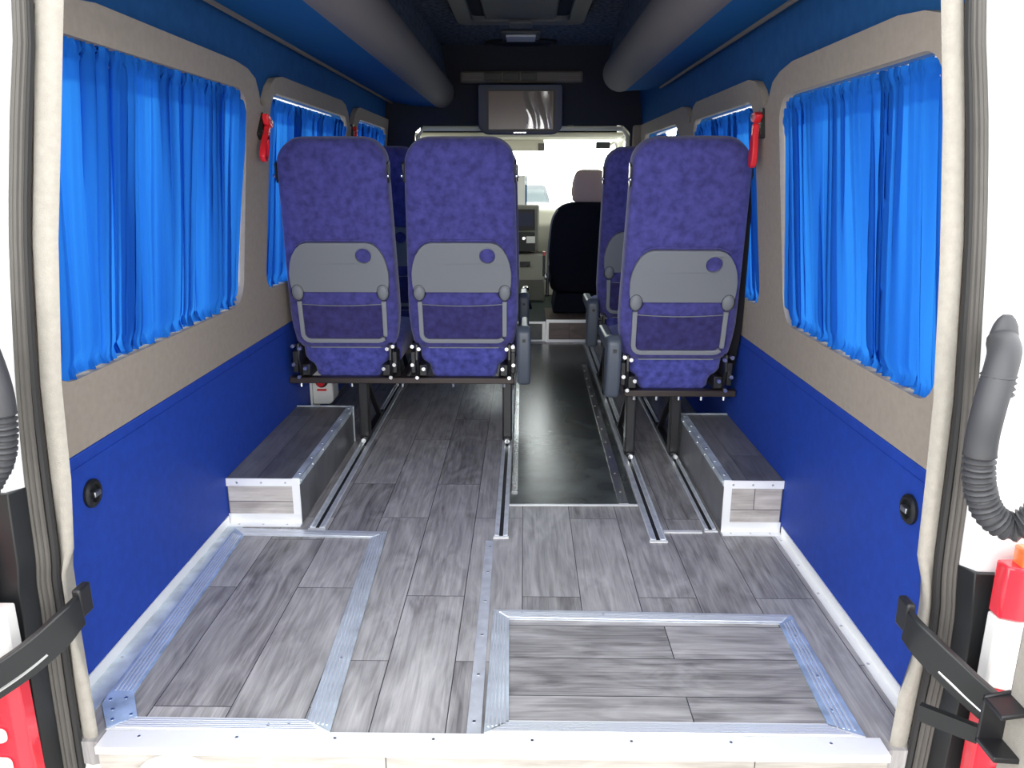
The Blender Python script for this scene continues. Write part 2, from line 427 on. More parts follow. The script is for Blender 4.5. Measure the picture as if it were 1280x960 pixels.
def pillar_rings(inn, out, y0, y1):
    rings = []
    for (a, z), (b, z2) in zip(inn, out):
        rings.append([(a + (b - a) * 0.9, y1, z), (a, y0 + 0.010, z), (a + (b - a) * 0.15, y0 + 0.003, z), (a + (b - a) * 0.5, y0, z2), (b, y0 + 0.004, z2), (b, y1, z2)])
    return rings
for side, nm, inn, outp, no in ((-1, 'left', PL, PLo, 3), (1, 'right', PR, PRo, 5)):
    m = MB(); m.loft(pillar_rings(inn, outp, 1.243, 1.285))
    struct(m.build('trim_%d' % no, M['feltlight'], smooth=60), 'cream felt covered edge of the %s rear door opening' % nm, 'trim')
    # felt return from the edge out to the side wall
    m = MB(); rings = []
    for a, z in inn[1:]:
        e = WX(side, z, 0.05)
        rings.append([(a + side * 0.022, 1.272, z), (a + side * 0.030, 1.286, z), (e, 1.286, z), (e, 1.272, z)])
    m.loft(rings); struct(m.build('trim_%d' % (no + 10), M['felt']), 'felt covered %s rear pillar face' % nm, 'trim')
    # rubber seal: dark lip and three grey ribs
    m = MB()
    m.mat(M['rubber']); m.tube(smoothpath([(x + side * 0.004, 1.236, z) for x, z in outp], 3), 0.0075, 8)
    m.mat(M['seal'])
    for dx, r, dy in ((0.012, 0.0052, 1.228), (0.0185, 0.0052, 1.223), (0.0245, 0.0042, 1.220)):
        sc = [0.55 if z > 1.2 else 0.65 if z > 0.9 else 0.8 if z > 0.6 else 1.0 for x, z in outp]
        m.tube(smoothpath([(x + side * dx * k_, dy, z) for (x, z), k_ in zip(outp, sc)], 3), r, 8)
    s_ = tag(m.build('door_seal', None), 'ribbed grey and black rubber seal along the %s rear door opening' % nm, 'seal')
    # painted body jamb outside the seal
    m = MB(); rings = []
    for (a, z) in outp:
        k_ = 0.55 if z > 1.2 else 0.65 if z > 0.9 else 0.8 if z > 0.6 else 1.0
        a2 = a + side * 0.026 * k_; e = side * ((WL if side < 0 else WR) + 0.12)
        rings.append([(a2, 1.222, z), (a2 + side * 0.02, 1.196, z), (e, 1.19, z), (e, 1.27, z), (a2, 1.232, z)])
    m.loft(rings); struct(m.build('trim_%d' % (no + 20), M['outer'], smooth=50), 'white painted body jamb outside the %s seal' % nm, 'trim')
    # black plastic lower corner panel
    m = MB(); rings = []
    for (a, z) in [p for p in outp if p[1] < 0.54]:
        a2 = a + side * 0.026; e = side * ((WL if side < 0 else WR) + 0.10)
        rings.append([(a2, 1.216, z), (a2 + side * 0.012, 1.186, z), (e, 1.172, z), (e, 1.189, z), (a2 + side * 0.02, 1.194, z), (a2, 1.2215, z)])
    m.loft(rings)
    tag(m.build('corner_panel', M['plastic'], bevel=0.006), 'black plastic body corner panel below the %s hose' % nm, 'panel')

# ------------------------------------------------------------------ sill
m = MB()
m.box(-0.81, 0.69, 1.222, 1.262, 0.0005, 0.006)
m.box(-0.81, 0.69, 1.214, 1.222, -0.010, 0.006)
m.mat(M['screw'])
for i in range(8): m.cyl((-0.74 + i * 0.19, 1.245, 0.006), (-0.74 + i * 0.19, 1.245, 0.0066), 0.003, 8)
m.mats[0:0] = []
o = m.build('trim_7', None); o.data.materials.clear(); o.data.materials.append(M['screw']); o.data.materials.append(M['whitealu'])
for p in o.data.polygons: p.material_index = 1 if len(p.vertices) == 4 and p.area > 1e-4 else 0
struct(o, 'bright white metal sill edging at the rear of the floor', 'trim')
m = MB(); m.box(-0.81, 0.69, 1.2225, 1.234, -0.30, 0.0)
struct(m.build('wall_step', M['riser']), 'pale wood-look riser below the sill', 'wall')
# white round step lamp on the riser
rg = empty('step_lamp', (-0.664, 1.222, -0.10), 'white round lamp on the riser below the left hatch', 'lamp')
m = MB(); rings = []
for r, y in ((0.085, 1.2224), (0.085, 1.205), (0.075, 1.198), (0.055, 1.198), (0.050, 1.205), (0.050, 1.215)):
    rings.append([(-0.664 + r * math.cos(2 * PI * i / 28), y, -0.085 + r * math.sin(2 * PI * i / 28) * 0.85) for i in range(28)])
m.loft(rings, cap=False); m.build('rim', M['whiteplastic'], rg)
m = MB(); m.loft([[(-0.664 + 0.052 * math.cos(2 * PI * i / 28), y, -0.085 + 0.052 * math.sin(2 * PI * i / 28) * 0.85) for i in range(28)] for y in (1.214, 1.220)])
m.build('lens', M['lamp'], rg)

# ------------------------------------------------------------------ floor hatches and trims
def strip(poly, h, mat, name, parent, ribs=None, screws=None, z0=0.0035):
    """flat aluminium strip from a ground outline; ribs: list of lines, screws: list of points"""
    m = MB(); m.mat(mat)
    m.prism(poly, lambda u, v, k: (u, v, z0 + h * k))
    if ribs:
        m.mat(M['rib'])
        for (a, b) in ribs:
            a, b = Vector((a[0], a[1], z0 + h)), Vector((b[0], b[1], z0 + h))
            m.ribbon([a, b], (b - a).cross(Vector((0, 0, 1))), 0.0036, 0.0026)
    if screws:
        m.mat(M['screw'])
        for x, y in screws: m.cyl((x, y, z0 + h), (x, y, z0 + h + 0.0012), 0.0035, 8)
    return m.build(name, None, parent)

def ribset(a0, a1, b0, b1, n):
    """n rib lines between edge a0-a1 and edge b0-b1"""
    out = []
    for i in range(n):
        t = (i + 0.5) / n
        out.append(((a0[0] + (b0[0] - a0[0]) * t, a0[1] + (b0[1] - a0[1]) * t), (a1[0] + (b1[0] - a1[0]) * t, a1[1] + (b1[1] - a1[1]) * t)))
    return out

hL = empty('floor_hatch', (-0.62, 1.70, 0), 'left floor hatch with planks running lengthwise in a ribbed aluminium frame', 'floor hatch')
m = MB(); m.prism([(-0.76, 1.28), (-0.43, 1.28), (-0.45, 2.11), (-0.85, 2.12), (-0.83, 1.38)], lambda u, v, k: (u, v, 0.0005 + 0.002 * k))
m.build('panel', M['hatchL'], hL)
strip([(-0.885, 2.155), (-0.842, 2.108), (-0.455, 2.096), (-0.413, 2.135)], 0.003, M['alu'], 'frame_strip', hL, ribset((-0.86, 2.14), (-0.43, 2.12), (-0.845, 2.115), (-0.45, 2.10), 4), [(-0.80, 2.13), (-0.6, 2.12), (-0.47, 2.115)])
strip([(-0.885, 2.155), (-0.865, 1.37), (-0.812, 1.37), (-0.842, 2.108)], 0.003, M['alublue'], 'frame_strip', hL, ribset((-0.88, 2.12), (-0.86, 1.38), (-0.847, 2.10), (-0.818, 1.38), 5), [(-0.86, 1.95), (-0.855, 1.7), (-0.84, 1.5)])
strip([(-0.865, 1.372), (-0.86, 1.335), (-0.815, 1.268), (-0.77, 1.30), (-0.812, 1.372)], 0.0038, M['alublue'], 'corner_plate', hL, None, [(-0.85, 1.35), (-0.82, 1.355), (-0.815, 1.29), (-0.785, 1.305), (-0.83, 1.32)])
strip([(-0.815, 1.264), (-0.775, 1.300), (-0.43, 1.298), (-0.375, 1.263)], 0.003, M['whitealu'], 'frame_strip', hL, ribset((-0.80, 1.268), (-0.40, 1.266), (-0.78, 1.296), (-0.43, 1.294), 5), [(-0.5, 1.28), (-0.46, 1.285)])
strip([(-0.413, 2.135), (-0.455, 2.096), (-0.428, 1.298), (-0.374, 1.264)], 0.003, M['alud'], 'frame_strip', hL, ribset((-0.416, 2.12), (-0.38, 1.28), (-0.45, 2.10), (-0.425, 1.29), 5), [(-0.42, 1.9), (-0.405, 1.5)])

hR = empty('floor_hatch', (0.30, 1.46, 0), 'right floor hatch with planks running crosswise in a ribbed aluminium frame', 'floor hatch')
m = MB(); m.prism([(-0.035, 1.275), (0.62, 1.275), (0.63, 1.66), (-0.035, 1.67)], lambda u, v, k: (u, v, 0.0005 + 0.002 * k))
m.build('panel', M['hatchR'], hR)
strip([(-0.072, 1.706), (-0.032, 1.664), (0.622, 1.652), (0.664, 1.692)], 0.003, M['alu'], 'frame_strip', hR, ribset((-0.06, 1.698), (0.65, 1.684), (-0.035, 1.67), (0.63, 1.658), 5), [(0.0, 1.69), (0.2, 1.685), (0.42, 1.68)])
strip([(-0.072, 1.706), (-0.074, 1.264), (-0.026, 1.296), (-0.032, 1.664)], 0.003, M['alud'], 'frame_strip', hR, ribset((-0.07, 1.69), (-0.07, 1.28), (-0.036, 1.66), (-0.03, 1.29), 5))
strip([(0.664, 1.692), (0.622, 1.652), (0.604, 1.296), (0.664, 1.264)], 0.003, M['alublue'], 'frame_strip', hR, ribset((0.66, 1.67), (0.655, 1.28), (0.63, 1.65), (0.615, 1.29), 4), [(0.645, 1.6), (0.64, 1.45), (0.63, 1.34)])
strip([(-0.074, 1.264), (-0.028, 1.30), (0.602, 1.30), (0.664, 1.264)], 0.003, M['whitealu'], 'frame_strip', hR, ribset((-0.06, 1.268), (0.64, 1.268), (-0.03, 1.296), (0.60, 1.296), 6), [(0.05, 1.282), (0.2, 1.282), (0.35, 1.282)])

# single long strip between the hatches
m = empty('joint_strip', (-0.095, 1.67, 0), 'narrow flat aluminium strip running from the sill to the aisle rail', 'strip')
strip([(-0.108, 1.264), (-0.080, 1.264), (-0.086, 2.09), (-0.110, 2.09)], 0.0025, M['alu'], 'bar', m, None, [(-0.095, 1.3 + 0.15 * i) for i in range(6)], z0=0.0)
# angles along the two walls
for side, nm, no in ((-1, 'left', 8), (1, 'right', 9)):
    xw = WX(side, 0, -0.011)
    m = MB(); m.mat(M['whitealu'])
    y1 = 2.19 if side < 0 else 2.14
    m.box(min(xw, xw - side * 0.003), max(xw, xw - side * 0.003), 1.29, y1, 0.001, 0.030)
    if side < 0: m.mat(M['alud'])
    m.box(min(xw - side * 0.003, xw - side * (0.050 if side < 0 else 0.022)), max(xw - side * 0.003, xw - side * (0.050 if side < 0 else 0.022)), 1.29, y1, 0.0003, 0.0028)
    m.mat(M['screw'])
    for i in range(6): m.cyl((xw - side * 0.015, 1.35 + i * 0.15, 0.0028), (xw - side * 0.015, 1.35 + i * 0.15, 0.004), 0.0035, 8)
    struct(m.build('trim_%d' % no, None), 'aluminium angle along the foot of the %s wall' % nm, 'trim')

# aisle covering
am = empty('aisle_mat', (0.17, 3.6, 0), 'dark glossy vinyl covering down the aisle between the seat rails', 'aisle mat')
m = MB(); m.prism([(-0.043, 2.345), (0.379, 2.350), (0.385, 4.88), (-0.037, 4.88)], lambda u, v, k: (u, v, 0.0005 + 0.002 * k)); m.build('sheet', M['aislevinyl'], am)
strip([(-0.045, 2.335), (0.379, 2.340), (0.379, 2.352), (-0.045, 2.347)], 0.003, M['whitealu'], 'edge_strip', am)
strip([(0.318, 2.353), (0.350, 2.353), (0.362, 4.30), (0.336, 4.30)], 0.004, M['alupol'], 'edge_strip', am, None, [(0.334 + 0.0006 * i, 2.45 + 0.17 * i) for i in range(11)])
strip([(-0.038, 2.45), (-0.018, 2.45), (-0.02, 4.2), (-0.036, 4.2)], 0.004, M['alupol'], 'edge_strip', am, None, [(-0.028, 2.5 + 0.18 * i) for i in range(9)])

# seat rails
def rail(pts, w, label):
    (x0, y0), (x1, y1) = pts
    t = empty('seat_rail', ((x0 + x1) / 2, (y0 + y1) / 2, 0), label, 'seat rail', 'seat rails let into the floor')
    m = MB(); m.mat(M['alu'])
    for s in (-1, 1):
        m.prism([(x0 + s * 0.006, y0), (x0 + s * w / 2, y0), (x1 + s * w / 2, y1), (x1 + s * 0.006, y1)], lambda u, v, k: (u, v, 0.006 * k + 0.0003))
        m.prism([(x0 + s * w * 0.40, y0), (x0 + s * w / 2, y0), (x1 + s * w / 2, y1), (x1 + s * w * 0.40, y1)], lambda u, v, k: (u, v, 0.006 + 0.003 * k))
    m.build('channel', None, t, bevel=0.001, seg=1)
    m = MB(); m.prism([(x0 - 0.006, y0 + 0.004), (x0 + 0.006, y0 + 0.004), (x1 + 0.006, y1), (x1 - 0.006, y1)], lambda u, v, k: (u, v, 0.0003 + 0.0022 * k)); m.build('slot', M['slot'], t)
    m = MB(); m.box(x0 - w / 2 - 0.003, x0 + w / 2 + 0.003, y0 - 0.012, y0 - 0.002, 0.0003, 0.004); m.build('end_plate', M['whitealu'], t)
rail([(-0.634, 2.165), (-0.650, 4.85)], 0.046, 'seat rail along the left wheel box')
rail([(-0.065, 2.118), (-0.062, 4.85)], 0.040, 'seat rail at the left edge of the aisle mat')
rail([(0.405, 2.098), (0.418, 4.85)], 0.048, 'seat rail at the right edge of the aisle mat')
rail([(0.577, 2.17), (0.590, 4.85)], 0.034, 'seat rail along the right wheel box')
m = MB(); m.box(0.432, 0.548, 2.150, 2.164, 0.0003, 0.004); struct(m.build('trim_10', M['whitealu']), 'short bright strip across the floor between two rails', 'trim')

# wheel boxes
def wheel_box(x0, x1, y0, y1, h, label, side):
    """x0 outer (wall), x1 inner"""
    t = empty('wheel_box', ((x0 + x1) / 2, (y0 + y1) / 2, 0), label, 'wheel box')
    a, b = min(x0, x1), max(x0, x1)
    m = MB(); m.box(a, b, y0 + 0.001, y1, 0.0005, h); m.build('body', M['boxtop'], t)
    m = MB(); m.box(a + 0.004, b - 0.004, y0 - 0.003, y0, 0.03, h - 0.006); m.build('front_face', M['boxface'], t)
    m = MB(); m.mat(M['whitealu'])
    yf = y0 - 0.006; s = side
    m.box(a, b, yf, y0 - 0.0031, h - 0.024, h + 0.001)
    xi0, xi1 = (x1 - 0.024, x1) if s < 0 else (x1, x1 + 0.024)
    m.box(xi0, xi1, yf, y0 - 0.0031, 0.004, h - 0.0242)
    m.box(a, b, yf - 0.001, y0 - 0.0031, 0.0005, 0.034)
    m.box(a, b, yf - 0.026, yf - 0.0012, 0.0005, 0.0035)
    m.mat(M['screw'])
    for i in range(3):
        xx = a + (b - a) * (0.15 + 0.33 * i)
        m.cyl((xx, yf, h - 0.012), (xx, yf - 0.0012, h - 0.012), 0.0035, 8)
        m.cyl((xx, yf - 0.013, 0.0035), (xx, yf - 0.013, 0.0048), 0.0035, 8)
    m.build('front_edging', None, t)
    m = MB(); m.mat(M['alud'])
    c0, c1 = (x1 - 0.022, x1 + 0.0015) if s < 0 else (x1 - 0.0015, x1 + 0.022)
    m.box(c0, c1, y0 - 0.004, y1, h + 0.0002, h + 0.0022)
    e0, e1 = (x1 + 0.0002, x1 + 0.002) if s < 0 else (x1 - 0.002, x1 - 0.0002)
    m.box(e0, e1, y0 - 0.004, y1, h - 0.018, h + 0.0022)
    m.box(a, b, y1 - 0.01, y1 + 0.002, h + 0.0003, h + 0.003)
    m.box(e0 - 0.001, e1 + 0.001, y1 - 0.012, y1 + 0.002, 0.001, h)
    m.mat(M['chrome'])
    for i in range(6):
        yy = y0 + 0.04 + i * (y1 - y0 - 0.08) / 5
        m.cyl(((c0 + c1) / 2, yy, h + 0.002), ((c0 + c1) / 2, yy, h + 0.0036), 0.004, 8)
        m.cyl((x1 - s * 0.002, yy - 0.03, h - 0.009), (x1 - s * 0.0038, yy - 0.03, h - 0.009), 0.0035, 8)
    m.build('corner_angle', None, t)
    return t
wheel_box(-0.918, -0.690, 2.205, 2.98, 0.150, 'plank covered wheel box with metal edging against the left blue wall', -1)
wheel_box(0.785, 0.606, 2.165, 2.84, 0.168, 'plank covered wheel box with metal edging against the right blue wall', 1)

# ------------------------------------------------------------------ curtains
def curtain(side, w, folds, label, seed, ztop, amp=0.017):
    rnd = random.Random(seed)
    y0, y1, z0, z1 = w[0] + 0.003, w[1] - 0.003, w[2] + 0.004, ztop
    ph = [rnd.uniform(0, 2 * PI) for _ in range(8)]
    r = 0.07
    def f(u, v):
        # bunching of folds along the window
        uu = u + 0.012 * math.sin(5 * u * PI + ph[0]) + 0.007 * math.sin(13 * u * PI + ph[1])
        d = min(u, 1 - u) * (y1 - y0)
        drop = 0.0 if d > r else r - math.sqrt(max(0, r * r - (r - d) ** 2))
        zt = z1 - drop * 0.85
        ragged = 0.004 * math.sin(uu * folds * 2 * PI * 0.7 + ph[5]) + 0.003 * math.sin(uu * 61 + ph[6])
        z = z0 + ragged * (1 - v) + (zt - z0) * v + 0.0012 * v * math.sin(uu * folds * 4 * PI)
        wob = 0.35 * math.sin(3.1 * v + ph[2] + 9 * u) + 0.25 * math.sin(7 * v + ph[3] + 23 * u)
        a = uu * folds * 2 * PI + wob
        gath = math.exp(-((1 - v) / 0.05) ** 2) + math.exp(-(v / 0.05) ** 2)
        A = amp * (0.55 + 0.45 * math.sin(u * 17 + ph[4]) * math.sin(v * 2.2 + ph[7]))
        s = math.sin(a)
        s = math.copysign(abs(s) ** 0.75, s)
        x = A * (s + 0.40 * math.sin(2.3 * a + 1.1) + 0.22 * math.sin(4.1 * a + ph[2])) * (1 - 0.45 * gath)
        head = max(0.0, (v - 0.93) / 0.07)
        x += 0.006 * math.sin(uu * folds * 3.3 * 2 * PI) * (head + max(0, (0.06 - v) / 0.06)) - 0.006 * math.sin(min(1, head) * PI)
        x += 0.007 * math.exp(-((v - 0.965) / 0.012) ** 2) * 1.0 + 0.006 * math.exp(-((v - 0.03) / 0.014) ** 2)
        if v > 0.97 or v < 0.025: x += 0.006 * math.sin(uu * folds * 5.3 * 2 * PI)
        if v > 0.955: z += 0.0015 * math.sin(uu * folds * 2.7 * 2 * PI + ph[1])
        pl = (y1 - y0) / folds
        over = 0.16 + 0.16 * math.sin(u * 21 + ph[3] + 1.5 * v) + 0.05 * math.sin(u * 57 + 4 * v)
        yy = y0 + (y1 - y0) * u + pl * over * math.sin(2 * a + ph[6]) * (1 - 0.5 * gath) * min(1, d / 0.03)
        return (WX(side, z, 0.006 + x), yy, z)
    t = empty('curtain', (WX(side, z0), (y0 + y1) / 2, z0), label, 'curtain', 'gathered blue window curtains')
    m = MB(); m.grid(int(folds * 20), 44, f); m.build('cloth', M['curtain'], t, smooth=180)
    def hem(lo, hi, off):
        def g(u, v):
            p = f(0.004 + 0.992 * u, lo + (hi - lo) * v)
            return (p[0] + side * off, p[1], p[2])
        return g
    m = MB(); m.grid(int(folds * 10), 8, hem(0.885, 0.985, 0.004)); m.build('header_hem', M['hem'], t, smooth=180)
    m = MB(); m.tube([(WX(side, z1 - 0.03, 0.014), y0 + 0.06, z1 - 0.03), (WX(side, z1 - 0.03, 0.014), y1 - 0.06, z1 - 0.03)], 0.003, 6)
    m.build('rod', M['whiteplastic'], t)
curtain(-1, LWIN[0], 21, 'large blue gathered curtain nearest the left rear door', 1, 1.299)
curtain(-1, LWIN[1], 19, 'blue curtain on the left wall beside the window seat', 2, 1.302)
curtain(-1, LWIN[2], 15, 'blue curtain on the left wall farthest from the rear doors', 3, 1.316)
curtain(1, RWIN[0], 19, 'large blue gathered curtain nearest the right rear door', 4, 1.252)
curtain(1, RWIN[1], 16, 'blue curtain on the right wall beside the rear single seat', 5, 1.258)
cw = (RWIN[2][0] + 0.38, RWIN[2][1], RWIN[2][2], RWIN[2][3])
curtain(1, cw, 11, 'blue curtain on the right wall farthest from the rear doors', 6, 1.262)
# narrow front leaf of that window
cw = (RWIN[2][0], RWIN[2][0] + 0.12, RWIN[2][2], RWIN[2][3])
curtain(1, cw, 3, 'narrow dark gather of blue curtain at the near edge of the far right window', 8, 1.262)

# ------------------------------------------------------------------ luggage racks / ducts over the windows
def rack(side, y0, y1, prof, label):
    """prof: lists of cross-section points (x,z): underside, nose, inner face"""
    t = empty('overhead_rack', (prof[0][0][0], (y0 + y1) / 2, prof[0][0][1]), label, 'overhead rack')
    und, nose, inn = prof
    top = [(inn[-1][0], ZC - 0.003), (und[0][0], ZC - 0.003)]
    def slab(pts, nm, mt, th):
        m = MB(); out = []
        for (x, z) in pts: out.append((x, z))
        n = len(pts)
        P = [Vector((x, 0, z)) for x, z in pts]; off = []
        for i in range(n):
            tg = (P[min(i + 1, n - 1)] - P[max(i - 1, 0)]).normalized()
            nr = Vector((-tg.z, 0, tg.x)) * (1 if side < 0 else -1)
            off.append(P[i] + nr * th)
        poly = [(p.x, p.z) for p in P] + [(p.x, p.z) for p in reversed(off)]
        m.prism(poly, lambda u, v, k: (u, y0 + (y1 - y0) * k, v)); return m.build(nm, mt, t, smooth=50)
    slab(und, 'underside', M['rackblue'], 0.012)
    slab(nose, 'nose', M['rackgrey'], 0.012)
    slab(inn, 'inner_face', M['ceil'], 0.010)
    # closing end caps
    full = und + nose[1:] + inn[1:]
    for yy in (y0, y1):
        m = MB(); m.prism(full + [(und[0][0], inn[-1][1])], lambda u, v, k: (u, yy + (0.006 if yy == y0 else -0.006) * k, v)); m.build('end_cap', M['rackgrey'] if yy == y1 else M['header'], t)
    # thin grey lip along the wall edge
    m = MB(); m.tube([(und[0][0] - side * 0.012, y0, und[0][1] - 0.004), (und[0][0] - side * 0.012, y1, und[0][1] - 0.004)], 0.009, 8); m.build('lip', M['rackgrey'], t)
def nosearc(cx, cz, r, side, a0, a1, n=10):
    return [(cx - side * r * math.cos(a0 + (a1 - a0) * i / n), cz + r * math.sin(a0 + (a1 - a0) * i / n)) for i in range(n + 1)]
nl = nosearc(-0.50, 1.535, 0.085, -1, -1.9, 0.75)
rack(-1, 1.30, 4.885, [[(-0.812, 1.487), (-0.66, 1.462), nl[0]], nl, [nl[-1], (-0.455, 1.62), (-0.475, 1.70), (-0.49, ZC - 0.004)]], 'long overhead rack with grey rounded nose and blue underside above the left windows')
nr = nosearc(0.465, 1.535, 0.085, 1, -1.9, 0.75)
rack(1, 1.30, 4.00, [[(0.677, 1.478), (0.60, 1.460), nr[0]], nr, [nr[-1], (0.415, 1.62), (0.435, 1.70), (0.45, ZC - 0.004)]], 'overhead rack with grey rounded nose and blue underside above the right windows')

# ------------------------------------------------------------------ ceiling fittings
hc = empty('roof_hatch', (-0.02, 3.65, ZC), 'grey framed roof vent hatch in the dark ceiling', 'roof hatch')
m = MB(); m.holed(rrect(-0.325, 0.285, 3.0, 4.08, 0.07), [rrect(-0.25, 0.21, 3.06, 3.98, 0.04)], lambda u, v, o: (u, v, ZC - 0.035 + o), 0.034); m.build('frame', M['hatchp'], hc, bevel=0.008)
m = MB(); m.box(-0.19, 0.15, 3.1, 3.97, ZC - 0.030, ZC - 0.012); m.build('lid', M['hatchp'], hc, bevel=0.01)
m = MB(); m.box(-0.075, 0.035, 3.94, 4.05, ZC - 0.055, ZC - 0.036); m.build('latch', M['hatchp'], hc, bevel=0.008)
m = MB(); m.box(-0.25, 0.21, 3.07, 3.975, ZC - 0.012, ZC - 0.006); m.build('backing', M['header'], hc)
lc = empty('ceiling_lamp', (-0.022, 4.5, ZC), 'small rectangular ceiling lamp with a clear lens', 'lamp')
m = MB(); m.box(-0.125, 0.085, 4.38, 4.60, ZC - 0.022, ZC - 0.001); m.build('housing', M['hatchp'], lc, bevel=0.01)
m = MB(); m.box(-0.10, 0.06, 4.40, 4.57, ZC - 0.034, ZC - 0.0225); m.build('lens', M['lamp'], lc, bevel=0.008)
sp = empty('ceiling_speaker', (-0.02, 4.74, ZC), 'flat oval black speaker in the ceiling before the cab', 'speaker')
m = MB(); m.prism([(-0.02 + 0.21 * math.cos(2 * PI * i / 32), 4.74 + 0.085 * math.sin(2 * PI * i / 32)) for i in range(32)], lambda u, v, k: (u, v, ZC - 0.001 - 0.016 * k)); m.build('rim', M['plastic'], sp, bevel=0.006)
m = MB(); m.prism([(-0.02 + 0.17 * math.cos(2 * PI * i / 32), 4.74 + 0.06 * math.sin(2 * PI * i / 32)) for i in range(32)], lambda u, v, k: (u, v, ZC - 0.0175 - 0.004 * k)); m.build('grille', M['header'], sp)

vs = empty('control_strip', (-0.02, 4.87, 1.58), 'long grey control strip with slots above the monitor', 'control panel')
m = MB(); m.box(-0.382, 0.345, 4.835, 4.899, 1.585, 1.652); m.build('body', M['grille'], vs, bevel=0.012)
for i, (a, b) in enumerate(((-0.235, -0.135), (-0.125, -0.03), (-0.02, 0.075))):
    m = MB(); m.box(a, b, 4.829, 4.8345, 1.598, 1.64); m.build('button', M['plastic'], vs, bevel=0.003)
for a, b in ((-0.36, -0.25), (0.20, 0.33)):
    m = MB()
    for j in range(4): m.box(a, b, 4.830, 4.8345, 1.600 + j * 0.011, 1.605 + j * 0.011)
    m.build('louvre', M['rackgrey'], vs)

mo = empty('monitor', (-0.022, 4.76, 1.29), 'navy cased flip-down monitor with brown screen under the control strip', 'monitor')
m = MB(); m.prism(rrect(-0.272, 0.225, 1.290, 1.570, 0.03, 5, (2.2, 2.2, 0.7, 0.7)), lambda u, v, k: (u, 4.75 + 0.045 * k, v)); m.build('case', M['monitor'], mo, bevel=0.006)
m = MB(); m.prism(rrect(-0.220, 0.180, 1.310, 1.540, 0.006), lambda u, v, k: (u, 4.7485 - 0.003 * k, v)); m.build('bezel', M['plastic'], mo)
m = MB(); m.box(-0.208, 0.168, 4.743, 4.745, 1.320, 1.530); m.build('screen', M['screen'], mo)
m = MB()
m.grid(24, 16, lambda u, v: (0.005 + 0.155 * u + 0.012 * math.sin(5 * v) * (1 - u), 4.7385 - 0.006 * abs(math.sin(7 * u + 2.2 * v)) * (0.4 + 0.6 * math.sin(3 * v + u) ** 2), 1.322 + 0.206 * v))
mf = M['film']
# clear peeling film over the right half of the screen
fm, fnt, fout = newmat('clear_peeling_film')
ft = N(fnt, 'ShaderNodeBsdfTransparent'); fg = N(fnt, 'ShaderNodeBsdfGlossy'); fg.inputs['Roughness'].default_value = 0.12
fx = N(fnt, 'ShaderNodeMixShader'); fx.inputs[0].default_value = 0.22
fnt.links.new(ft.outputs[0], fx.inputs[1]); fnt.links.new(fg.outputs[0], fx.inputs[2]); fnt.links.new(fx.outputs[0], fout.inputs[0])
m.build('protective_film', fm, mo, smooth=180)
m = MB()
for j in range(8): m.box(-0.062 + j * 0.0095, -0.055 + j * 0.0095, 4.747, 4.7495, 1.298, 1.304)
m.build('nameplate', M['chrome'], mo)
m = MB(); m.box(-0.15, 0.12, 4.796, 4.9005, 1.55, 1.578); m.build('hinge_bracket', M['plastic'], mo, bevel=0.004)

